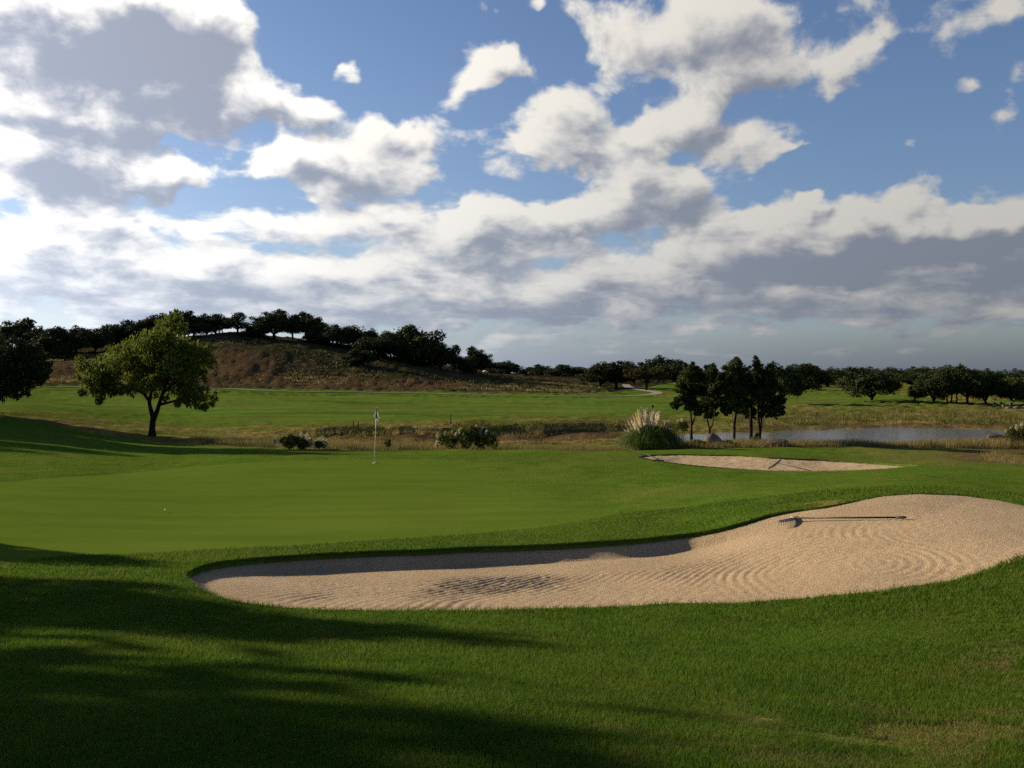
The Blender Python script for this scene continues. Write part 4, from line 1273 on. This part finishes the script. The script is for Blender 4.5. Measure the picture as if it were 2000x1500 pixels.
# ------------------------------------------------------------------ bushes and the pampas grass
M_BUSH = leaf_mat('baccharis_foliage', (.060, .080, .012), (.095, .115, .018), (.15, .155, .035), .4)
M_FLOSS = leaf_mat('seed_floss', (.42, .38, .25), (.55, .50, .36), (.35, .33, .18), .4)
M_PAMPAS = leaf_mat('pampas_leaves', (.028, .046, .007), (.050, .072, .010), (.105, .115, .025), .25, 3.0)
M_PLUME = leaf_mat('pampas_plume', (.66, .56, .40), (.78, .69, .53), (.54, .45, .30), .45)
def bush(label, px, base, Y, lumps, floss, seed, n=3500, leaf=.05, name='baccharis_bush'):
    rs = np.random.default_rng(seed)
    r = ray_dir(px, base); X0 = Y * r[0] / r[1]; z0 = float(ground0(X0, Y)[0])
    def w3(a, b, dy=0.0):
        q = ray_dir(a, b); t = (Y + dy) / q[1]
        return np.array((q[0] * t - X0, dy, EYE + q[2] * t - z0))
    e = empty(name, (X0, Y, z0)); tag(e, label, 'bush', 'bushes behind the green')
    cs = []; rd = []
    for a, b, rp in lumps:
        m = rp / FPX * Y; dy = rs.normal() * .25
        cs.append(w3(a, b, dy)); rd.append((m, m, m * 1.05))
        for k in range(4):
            d = rs.normal(size=3); d[2] = abs(d[2]); d /= np.linalg.norm(d)
            cs.append(cs[-1 - k] + d * m * .9); rd.append((m * .35, m * .35, m * .55))
    vol = np.array([x[0] ** 2.2 for x in rd]); cnt = np.maximum((n * vol / vol.sum()).astype(int), 10)
    v, f = leaves(cs, rd, cnt, leaf, rs, droop=-.5, shell=.3)
    keepf = v.reshape(-1, 4, 3)[:, :, 2].min(1) > -.15
    v = v.reshape(-1, 4, 3)[keepf].reshape(-1, 3); f = np.arange(len(v)).reshape(-1, 4)
    obj('foliage', mesh_data('foliage', v, f, [M_BUSH], False), e)
    st = MB()
    for c in cs[::5]:
        st.tube([(c[0] * .3, c[1] * .3, -.1), (c[0] * .7, c[1] * .7, c[2] * .5), c], [.02, .014, .006], 5)
    st.build('stem', M_BARK, e)
    if floss:
        for a, b, rp in floss:
            m = rp / FPX * Y
            v, f = leaves([w3(a, b, rs.normal() * .2 - .15)], [(m, m, m * 1.6)], [max(int(n * .045), 60)], leaf * .55, rs, droop=-.6, shell=.2)
            obj('seed_head', mesh_data('seed_head', v, f, [M_FLOSS], False), e)['kind'] = 'stuff'
    return e
bush('low green bush with white seed heads behind the green, left of the flag', 575, 874, 47.4,
     [(556, 862, 9), (572, 860, 11), (588, 862, 11), (600, 864, 9), (565, 868, 9), (590, 870, 9)], [(540, 858, 4), (543, 866, 5), (589, 849, 3.5), (599, 853, 4), (604, 860, 4), (537, 862, 3), (608, 866, 4)], 71)
bush('small cream seeding bush right beside the low green bush', 627, 875, 47.4,
     [(622, 868, 6), (632, 868, 6)], [(616, 866, 5), (622, 860, 5), (630, 858, 5), (637, 865, 5), (627, 868, 6), (634, 872, 5), (618, 872, 5)], 72, 1800)
bush('large green bush with pale tips at the middle of the green edge', 908, 874, 47.6,
     [(866, 858, 12), (884, 852, 13), (902, 848, 14), (912, 838, 9), (922, 848, 14), (940, 850, 13), (955, 858, 13), (965, 866, 10), (880, 865, 12), (910, 862, 14), (940, 864, 12)],
     [(855, 852, 4), (858, 862, 4), (870, 848, 3), (884, 846, 3), (898, 842, 3), (930, 836, 4), (943, 839, 3.5), (922, 835, 3), (950, 846, 3), (938, 846, 4), (853, 868, 4), (890, 850, 3)], 73, 7000)
bush('yellow-green bush at the right edge beside the dark stacked rocks', 1985, 866, 56,
     [(1975, 850, 13), (1992, 846, 14), (2008, 848, 14), (1985, 858, 14), (2005, 860, 14), (2030, 850, 18)], [(1966, 842, 3), (1975, 838, 3), (1986, 834, 3.5), (1996, 832, 3.5)], 74, 5000)
bush('pale leafy bush just right of the pampas plumes', 1330, 846, 64, [(1325, 832, 8), (1334, 828, 8), (1318, 838, 7), (1338, 836, 7)], [(1331, 821, 3), (1324, 824, 3)], 75, 1500)
bush('low green shrub between the pampas grass and the pointed boulder', 1362, 878, 49, [(1350, 868, 7), (1362, 866, 8), (1375, 869, 7), (1340, 872, 7)], [], 76, 1800)
bush('low dark shrub at the foot of the middle pond tree', 1418, 878, 49, [(1412, 868, 7), (1424, 867, 7), (1435, 872, 6), (1404, 872, 6)], [], 77, 1600)
bush('small weedy sapling between the pond tree trunks', 1475, 872, 52, [(1472, 856, 4), (1478, 850, 4), (1474, 864, 5), (1480, 860, 4)], [], 78, 500)
bush('low bright green shrub in the creek grass right of the flag', 757, 873, 48, [(753, 865, 4), (760, 862, 4), (758, 868, 5)], [], 79, 500)

def pampas():
    rs = np.random.default_rng(81)
    Y = 47.5; px = 1272
    r = ray_dir(px, 876); X0 = Y * r[0] / r[1]; z0 = float(ground0(X0, Y)[0])
    e = empty('pampas_grass', (X0, Y, z0)); tag(e, 'pampas grass clump with tall cream plumes by the small bunker', 'grass')
    # leaf fountain: arching strips
    n = 4200
    a = rs.random(n) * 2 * math.pi
    R = 1.2 * np.sqrt(rs.random(n)) * (.6 + .55 * rs.random(n)); root = np.minimum(R * .35, .5)
    top = 1.12 * (1 - .38 * (R / 1.3) ** 2) * (.55 + .6 * rs.random(n))
    dx, dy = np.cos(a), np.sin(a)
    v = []
    wv = np.stack([-dy, dx, np.zeros(n)], -1) * .012
    for s, (fr, fz) in enumerate([(0, 0), (.35, .75), (.75, 1.0), (1.05, .72), (1.25, .30)]):
        p = np.stack([dx * (root + R * fr) * 1.12, dy * (root + R * fr), np.maximum(top * fz, -.05)], -1)
        wd = wv * (1.0, 1.2, 1.0, .7, .15)[s]
        v.append(p - wd); v.append(p + wd)
    v = np.stack(v, 1)
    v[:, 4:, :] += rs.normal(size=(n, 1, 3)) * .10
    v[:, 8:, :] += rs.normal(size=(n, 1, 3)) * .10
    f = np.concatenate([np.stack([np.arange(n) * 10 + 2 * k + j for j in (0, 1, 3, 2)], -1) for k in range(4)])
    obj('leaf_mound', mesh_data('leaf_mound', v.reshape(-1, 3), f, [M_PAMPAS], False), e)
    # plumes: a few shared feathery shapes
    shapes = []
    for k in range(4):
        m = 320
        t = rs.random(m)
        rad = .062 * np.sin(np.pi * np.clip(t * .92 + .06, 0, 1)) ** .8
        an = rs.random(m) * 6.28
        p = np.stack([np.cos(an) * rad * rs.random(m), np.sin(an) * rad * rs.random(m), t * .82], -1)
        d = np.stack([np.cos(an) * .3, np.sin(an) * .3, np.ones(m)], -1) * .055
        s = np.stack([-np.sin(an), np.cos(an), np.zeros(m)], -1) * .016
        vv = np.stack([p - s, p + s, p + d], 1).reshape(-1, 3)
        shapes.append(mesh_data('plume', vv, np.arange(3 * m).reshape(-1, 3), [M_PLUME], False))
    tops = [(1221, 829), (1226, 822), (1232, 818), (1236, 810), (1241, 806), (1245, 800), (1249, 797), (1253, 795), (1257, 800), (1260, 799), (1264, 797), (1267, 803), (1270, 806), (1274, 802), (1278, 801), (1282, 806), (1286, 803), (1289, 803),
            (1218, 838), (1229, 830), (1238, 824), (1247, 815), (1255, 812), (1263, 815), (1271, 818), (1280, 818), (1287, 815), (1243, 829), (1252, 826), (1261, 828), (1276, 826), (1234, 836), (1225, 840), (1268, 832), (1284, 826), (1292, 830), (1300, 822), (1307, 820), (1311, 824), (1303, 832), (1314, 830)]
    stem = MB(); stem.tube([(0, 0, 0), (0, 0, 1)], [.009, .005], 5); stem = stem.mesh('stem', M_PAMPAS)
    for i, (tx, ty) in enumerate(tops):
        dyy = rs.normal() * .35
        q = ray_dir(tx, ty); t = (Y + dyy) / q[1]
        tip = Vector((q[0] * t - X0, dyy, EYE + q[2] * t - z0))
        root = Vector((tip.x * .35, tip.y * .4, .1))
        ax = (tip - root); L = ax.length; ax.normalize()
        pl = obj('plume', shapes[i % 4], e)
        pl.location = tip - ax * .84; pl.rotation_euler = ax.to_track_quat('Z', 'Y').to_euler()
        so = obj('stem', stem, e); so.location = root; so.scale = (1, 1, max(L - .70, .1)); so.rotation_euler = pl.rotation_euler
pampas()

# ------------------------------------------------------------------ rocks
M_ROCK = simple_mat('limestone', (.11, .080, .055), (.19, .145, .10), 3, .95, .7, 8)
M_ROCK_DARK = simple_mat('dark_red_rock', (.055, .035, .03), (.095, .055, .042), 4, .95, .7, 8)
def rock(label, px, base, Y, size, seed, mat=None, peak=0.0, lift=0.0, name='boulder', group='boulders by the pond'):
    import bmesh
    rs = np.random.default_rng(seed)
    bm = bmesh.new(); bmesh.ops.create_icosphere(bm, subdivisions=4, radius=1)
    offs = rs.normal(size=(9, 3)); offs /= np.linalg.norm(offs, axis=1)[:, None]; dist = .62 + .3 * rs.random(9)
    for vtx in bm.verts:
        p = np.array(vtx.co)
        for o, d in zip(offs, dist):
            k = p @ o
            if k > d: p = p - o * (k - d) * .92
        if p[2] > 0 and peak: p[:2] *= 1 - peak * p[2]
        p += .03 * (fbm(np.array([p[0] * 3 + p[2]]), np.array([p[1] * 3 - p[2]]), 1.0, 3)[0] - .5) * 2
        vtx.co = Vector(p * np.array(size))
    me = bpy.data.meshes.new(name); bm.to_mesh(me); bm.free(); me.materials.append(mat or M_ROCK)
    r = ray_dir(px, base); X = Y * r[0] / r[1]
    o = obj(name, me, loc=(X, Y, float(ground0(X, Y)[0]) + size[2] * .25 + lift)); o.rotation_euler = (0, 0, rs.random() * .6)
    return tag(o, label, 'rock', group)
rock('pointed tan boulder at the foot of a pond tree', 1391, 872, 49.5, (.60, .45, .62), 91, peak=.22)
rock('long flat-topped dark boulder right of the pond trees', 1520, 876, 49.5, (.85, .5, .36), 92, M_ROCK_DARK)
rock('dark flat rock lying on the red rocks at the pond edge', 1946, 845, 60, (.75, .5, .25), 93, M_ROCK_DARK, lift=.62, name='boulder', group='dark rocks at the pond edge')
rock('dark red rock under the flat rock at the pond edge', 1947, 855, 60, (.6, .45, .46), 94, M_ROCK_DARK, name='boulder', group='dark rocks at the pond edge')
for i, (px, py, s) in enumerate([(1690, 784, .5), (1703, 785, .45), (1722, 786, .7), (1737, 786, .5), (1972, 797, .8), (1988, 797, .9), (2002, 797, .8)]):
    X, Y = hit(px, py + 1); rock(['low stone at the foot of the lone oak, left one', 'low stone at the foot of the lone oak, right one', 'low stone on the lawn right of the lone oak, nearer its trunk', 'low stone on the lawn right of the lone oak, farther from its trunk', 'low pale rock beside the prickly pear, left one', 'low pale rock beside the prickly pear, middle one', 'low pale rock beside the prickly pear, right one'][i], px, py, float(Y[0]), (s, s * .6, s * .35), 95 + i, M_ROCK_DARK if i < 4 else M_ROCK, group='low stones on the far lawn')

# prickly pear: pads stacked at angles
def prickly_pear():
    rs = np.random.default_rng(111)
    X, Y = hit(1955, 796); X, Y = float(X[0]), float(Y[0]); z = float(ground0(X, Y)[0])
    e = empty('prickly_pear', (X, Y, z)); tag(e, 'prickly pear clump on the far lawn near the right edge', 'cactus')
    m = simple_mat('cactus_pad', (.030, .055, .020), (.050, .075, .028), 5, .6)
    import bmesh
    bm = bmesh.new(); bmesh.ops.create_uvsphere(bm, u_segments=10, v_segments=7, radius=1)
    for vt in bm.verts: vt.co = Vector((vt.co.x * .17, vt.co.y * .035, vt.co.z * .23 + .2))
    me = bpy.data.meshes.new('pad'); bm.to_mesh(me); bm.free(); me.materials.append(m)
    for i in range(34):
        o = obj('pad', me, e)
        lvl = rs.integers(0, 3)
        o.location = (rs.normal() * .75, rs.normal() * .3, lvl * .26 - .03); o.rotation_euler = (rs.normal() * .3, rs.normal() * .45, rs.random() * 6.28)
        s = .9 + .5 * rs.random(); o.scale = (s, s, s)
prickly_pear()

# ------------------------------------------------------------------ flagstick
M_WHITE = simple_mat('white_paint', (.75, .75, .72), (.66, .66, .63), 12, .45)
M_BLACK = simple_mat('black_plastic', (.010, .010, .011), (.018, .018, .018), 12, .5)
M_NAVY = simple_mat('dark_flag_cloth', (.020, .020, .026), (.032, .030, .036), 20, .85)
M_CLOTH = leaf_mat('white_flag_cloth', (.80, .79, .75), (.74, .73, .70), (.78, .77, .74), .55, 20, .85)
def flagstick():
    X, Y = hit(731, 903); X, Y = float(X[0]), float(Y[0]); z = float(ground0(X, Y)[0]) - .012
    e = empty('flagstick', (X, Y, z)); tag(e, 'white golf flagstick with limp white and dark flag on the green', 'golf flag')
    q = ray_dir(735.3, 796); t = (Y) / q[1]
    top = Vector((q[0] * t - X, 0, EYE + q[2] * t - z))
    p = MB()
    p.tube([(0, 0, -.1), (top.x * .5, 0, top.z * .5), tuple(top)], [.0125, .012, .010], 10)
    p.build('pole', M_WHITE, e, True)
    b = MB()                                               # dark bands where the paint is ringed
    for k in (.62, .60):
        c = top * k
        b.tube([(c.x - .0005, 0, c.z - .012), (c.x, 0, c.z + .012)], .0145, 10)
    b.build('band', M_BLACK, e, True)
    # hole cup and rim
    c = MB()
    seg = 20
    ring = lambda r, zz: [(r * math.cos(k * 2 * math.pi / seg), r * math.sin(k * 2 * math.pi / seg), zz) for k in range(seg)]
    v = ring(.058, .004) + ring(.054, .006) + ring(.054, -.08)
    c.add(v, [(i, (i + 1) % seg, seg + (i + 1) % seg, seg + i) for i in range(seg)] + [(seg + i, seg + (i + 1) % seg, 2 * seg + (i + 1) % seg, 2 * seg + i) for i in range(seg)])
    c.build('hole_cup', M_WHITE, e)
    # limp flag: folds hanging from the top corner; three panels white, dark, white
    def fold(nm, mat, xs_top, xs_bot, z0, z1, y_amp, phase, tipdrop):
        nu, nv = 10, 16
        v = []; f = []
        for j in range(nv + 1):
            s = j / nv
            for i in range(nu + 1):
                u = i / nu
                x = (xs_top[0] * (1 - u) + xs_top[1] * u) * (1 - s) + (xs_bot[0] * (1 - u) + xs_bot[1] * u) * s
                y = y_amp * math.sin(u * 5 + phase) * (.3 + .7 * s) + .012 * math.sin(s * 7 + phase)
                zz = z0 + (z1 - z0) * s - tipdrop * s * u
                v.append((top.x * (zz / top.z) + x * 1.15, y - .055, zz))
        for j in range(nv):
            for i in range(nu):
                a = j * (nu + 1) + i; f.append((a, a + 1, a + nu + 2, a + nu + 1))
        o = obj(nm, mesh_data(nm, v, f, [mat], True), e)
        sm = o.modifiers.new('thickness', 'SOLIDIFY'); sm.thickness = .004
        return o
    T = top.z - .03
    fold('flag_panel', M_CLOTH, (-.012, .0), (-.075, -.015), T - .08, T - .34, .02, 0.3, .04)
    fold('flag_stripe', M_NAVY, (-.012, .022), (-.022, .05), T, T - .39, .03, 1.6, .03)
    fold('flag_panel', M_CLOTH, (.010, .03), (.04, .125), T - .10, T - .38, .025, 2.7, .03)
    fold('flag_panel', M_CLOTH, (-.01, .05), (.065, .105), T - .36, T - .52, .015, .8, .02)
flagstick()

# ------------------------------------------------------------------ rakes
M_HEAD = simple_mat('grey_plastic', (.20, .19, .18), (.27, .26, .24), 10, .6)
def rake(label, head, end, zfun, lift_head, lift_end, width, mat_head, group='bunker rakes', roll=0.0):
    """head / end: points (x,y) on the sand; the head lies across the handle, tines down"""
    hx, hy = head; ex, ey = end
    hz, ez = zfun(hx, hy), zfun(ex, ey)
    e = empty('bunker_rake', (hx, hy, hz)); tag(e, label, 'rake', group)
    d = Vector((ex - hx, ey - hy, 0)); L = d.length; d.normalize(); s = Vector((-d.y, d.x, 0))
    # head: bowed bar
    n = 14; v = []; f = []
    for i in range(n + 1):
        t = i / n * 2 - 1
        c = s * (t * width / 2) - d * (.07 * t * t - .0)
        th_ = .014; top_ = .085 - .02 * t * t
        for o, zz in ((-th_, .035), (th_, .035), (th_ * .7, top_), (-th_ * .7, top_)):
            p = c + d * o; v.append((p.x, p.y, zz + (t + 1) * width / 2 * roll))
    for i in range(n):
        a = i * 4
        for k in range(4): f.append((a + k, a + (k + 1) % 4, a + 4 + (k + 1) % 4, a + 4 + k))
    f += [(3, 2, 1, 0), (n * 4, n * 4 + 1, n * 4 + 2, n * 4 + 3)]
    hd = obj('rake_head', mesh_data('rake_head', v, f, [mat_head], False), e)
    for i in range(15):
        t = i / 14 * 2 - 1; t *= .97
        c = s * (t * width / 2) - d * (.07 * t * t)
        zr = (t + 1) * width / 2 * roll; m = MB(); m.tube([(c.x, c.y, .045 + zr), (c.x - d.x * .008, c.y - d.y * .008, -.03 + zr)], [.010, .004], 6)
        m.build('tine', mat_head, hd)
    h = MB()
    p0 = d * -.02 + Vector((0, 0, .075 + lift_head + width / 2 * roll)); p1 = d * L + Vector((0, 0, ez - hz + .02 + lift_end))
    h.tube([tuple(p0), tuple(p0.lerp(p1, .5)), tuple(p1)], .0135, 10)
    h.build('handle', M_BLACK, e, True)
    g = MB(); g.tube([tuple(p0.lerp(p1, .93)), tuple(p0.lerp(p1, .935)), tuple(p0.lerp(p1, .99)), tuple(p0.lerp(p1, 1.012))], [.014, .021, .021, .013], 10)
    g.build('grip', M_BLACK, e, True)
    k = MB(); k.tube([tuple(p0), tuple(p0 + (p1 - p0).normalized() * .09)], [.024, .018], 8); k.build('socket', mat_head, e, True)
    return e
def sand_hit(px, py):
    x, y = hit(px, py); return float(x[0]), float(y[0])
def bunker_point(px, py):
    """view ray against the sand floor of the big bunker"""
    r = ray_dir(px, py)
    for Y in np.arange(9.5, 19, .01):
        X = Y * r[0] / r[1]
        if EYE + Y * r[2] / r[1] < sand_z(X, Y): return X, Y
    return X, Y
rake('black handled rake with curved grey head lying in the large bunker', bunker_point(1547, 1021), bunker_point(1767, 1016), sand_z, .0, .02, .62, M_HEAD)
def sand2_z(x, y):
    if poly_sd(np.array([[x, y]]), B2)[0][0] > 0: return float(ground0(x, y)[0])
    return float(ground0(x, y)[0] - d2(np.array([x]), np.array([y]))[0])
rake('rake with dark head tilted up, lying in the middle of the small bunker', sand_hit(1516, 906), sand_hit(1588, 912), sand2_z, .02, .02, .75, M_BLACK, roll=.42)
rake('dark rake lying over the left lip of the small bunker', sand_hit(1284, 899), sand_hit(1231, 882.5), sand2_z, .05, .10, .5, M_BLACK)

# ------------------------------------------------------------------ small things: balls, stakes, sign, netting, houses
def ball(label, px, py, name='golf_ball'):
    import bmesh
    X, Y = hit(px, py); X, Y = float(X[0]), float(Y[0])
    bm = bmesh.new(); bmesh.ops.create_icosphere(bm, subdivisions=3, radius=.0214)
    for vt in bm.verts:
        c = vt.co.normalized(); vt.co = c * (.0214 - .0005 * (1 + math.sin(c.x * 40) * math.sin(c.y * 40) * math.sin(c.z * 40)))
    me = bpy.data.meshes.new(name); bm.to_mesh(me); bm.free(); me.materials.append(M_WHITE)
    for p in me.polygons: p.use_smooth = True
    o = obj(name, me, loc=(X, Y, float(ground0(X, Y)[0]) + .012))
    tag(o, label, 'golf ball', 'golf balls')
ball('white golf ball on the left part of the green', 323, 997)
M_WOOD = simple_mat('weathered_wood', (.055, .042, .030), (.09, .07, .05), 10, .95)
for lab, px, top, base, Y in [('left one of two close dark stakes on the creek bank', 690, 821, 838, 76.5), ('right one of two close dark stakes on the creek bank', 699, 822, 839, 76.3), ('single dark stake on the creek bank above the large bush', 880, 808, 826, 80)]:
    r = ray_dir(px, base); X = Y * r[0] / r[1]; z = float(ground0(X, Y)[0]); rt = ray_dir(px, top)
    hgt = EYE + Y * rt[2] / rt[1] - z
    m = MB(); m.tube([(0, 0, -.15), (.01, 0, hgt * .6), (.02, 0, hgt * .96), (.02, 0, hgt)], [.06, .055, .05, .025], 8)
    tag(m.build('wooden_stake', M_WOOD, None, False, (X, Y, z)), lab, 'stake', 'stakes on the creek bank')
# dark little sign on the fairway
X, Y = hit(1275, 801); X, Y = float(X[0]), float(Y[0]); z = float(ground0(X, Y)[0])
e = empty('yardage_sign', (X, Y, z)); tag(e, 'small dark marker sign on the fairway above the plumes', 'sign')
m = MB(); m.tube([(0, 0, -.1), (0, 0, .42)], .02, 8); m.build('post', M_BLACK, e)
m = MB(); m.box((-.12, -.015, .30), (.12, .015, .62)); m.build('board', M_BLACK, e)

M_NET = simple_mat('orange_netting', (.42, .10, .035), (.50, .15, .05), 3, .8)
M_NET_RED = simple_mat('faded_red_netting', (.22, .06, .05), (.28, .08, .06), 3, .8)
def netting(label, pts, Y, h, mat):
    """plastic safety net: woven strips between stakes"""
    base = []
    for px, py, yy in pts:
        r = ray_dir(px, py); X = yy * r[0] / r[1]; base.append((X, yy, float(ground0(X, yy)[0])))
    L = smooth_closed(np.array(base), 6, closed=False)
    e = empty('safety_netting', base[0]); tag(e, label, 'fence', 'orange safety netting')
    L = L - np.array(base[0])
    L[:, 2] = ground0(L[:, 0] + base[0][0], L[:, 1] + base[0][1]) - base[0][2]
    m = MB()
    rows = 7
    for k in range(rows):
        z0 = .08 + (h - .1) * k / rows; z1 = z0 + (h - .1) / rows * .62
        for i in range(len(L) - 1):
            a, b = L[i], L[i + 1]; sag = .05 * math.sin(i * 1.3)
            m.add([(a[0], a[1], a[2] + z0 + sag), (b[0], b[1], b[2] + z0 + sag), (b[0], b[1], b[2] + z1 + sag), (a[0], a[1], a[2] + z1 + sag)], [(0, 1, 2, 3)])
    for i in range(0, len(L) - 1):
        for t in np.linspace(0, 1, 5, endpoint=False):
            p = L[i] * (1 - t) + L[i + 1] * t
            m.add([(p[0] - .06, p[1] - .01, p[2] + .06), (p[0] + .06, p[1] - .01, p[2] + .06), (p[0] + .06, p[1] - .01, p[2] + h), (p[0] - .06, p[1] - .01, p[2] + h)], [(0, 1, 2, 3)])
    m.build('net', mat, e)
    for i in range(0, len(L), 3):
        s = MB(); s.tube([(L[i][0], L[i][1] - .05, L[i][2] - .2), (L[i][0], L[i][1] - .05, L[i][2] + h + .15)], .04, 6); s.build('stake', M_WOOD, e)
netting('long orange netting along the back of the tan meadow', [(1035, 739, 290), (1075, 740, 288), (1110, 741, 286), (1145, 742, 284)], 0, 1.0, M_NET)
netting('orange netting among the oaks at the right end of the hill', [(850, 718, 246), (880, 722, 246), (910, 723, 246), (942, 725, 248)], 0, 1.2, M_NET)
netting('faded red netting between oaks high on the hill', [(642, 676, 246), (660, 678, 247), (680, 681, 248), (695, 684, 249)], 0, 1.3, M_NET_RED)

M_ROOF = simple_mat('pale_metal_roof', (.55, .56, .58), (.48, .50, .52), 2, .5)
M_ROOF_G = simple_mat('grey_green_roof', (.16, .19, .17), (.20, .23, .21), 2, .6)
M_WALL = simple_mat('tan_wall', (.30, .26, .20), (.35, .30, .24), 2, .9)
M_GLASS = simple_mat('dark_window', (.02, .022, .025), (.03, .03, .034), 2, .2)
def house(label, px, base, Y, w, d, wall_h, roof_h, roof_mat, rz, open_sides=False, name='house'):
    r = ray_dir(px, base); X = Y * r[0] / r[1]; z = float(ground0(X, Y)[0])
    e = empty(name, (X, Y, z), rz); tag(e, label, 'building', 'far buildings')
    if not open_sides:
        m = MB(); m.box((-w / 2, -d / 2, -.5), (w / 2, d / 2, wall_h)); m.build('wall', M_WALL, e)
        for k in (-.3, .08, .34):
            m = MB(); m.box((k * w - .6, -d / 2 - .04, wall_h * .35), (k * w + .6, -d / 2 - .003, wall_h * .8)); wn = m.build('window', M_WHITE, e)
            m = MB(); m.box((k * w - .5, -d / 2 - .06, wall_h * .39), (k * w + .5, -d / 2 - .041, wall_h * .76)); m.build('pane', M_GLASS, wn)
    else:
        for sx in (-1, 1):
            for sy in (-1, 1):
                m = MB(); m.box((sx * w * .42 - .15, sy * d * .42 - .15, -.4), (sx * w * .42 + .15, sy * d * .42 + .15, wall_h)); m.build('post', M_WOOD, e)
    o = .6; z0 = wall_h
    m = MB()
    m.add([(-w / 2 - o, -d / 2 - o, z0), (w / 2 + o, -d / 2 - o, z0), (w / 2 + o, d / 2 + o, z0), (-w / 2 - o, d / 2 + o, z0), (-w / 4, 0, z0 + roof_h), (w / 4, 0, z0 + roof_h)],
          [(0, 1, 5, 4), (1, 2, 5), (2, 3, 4, 5), (3, 0, 4), (3, 2, 1, 0)])
    m.build('roof', roof_mat, e)
house('far house with white roof, left one, beyond the end of the hill', 968, 735, 400, 11, 8, 1.9, 1.6, M_ROOF, .1)
house('far house with white roof, right one, beyond the end of the hill', 1020, 737, 410, 9, 8, 2.0, 1.8, M_ROOF, -.2)
house('open shelter with grey-green roof behind the pond trees', 1396, 752, 265, 9, 6, 2.4, 1.0, M_ROOF_G, .05, True, 'shelter')
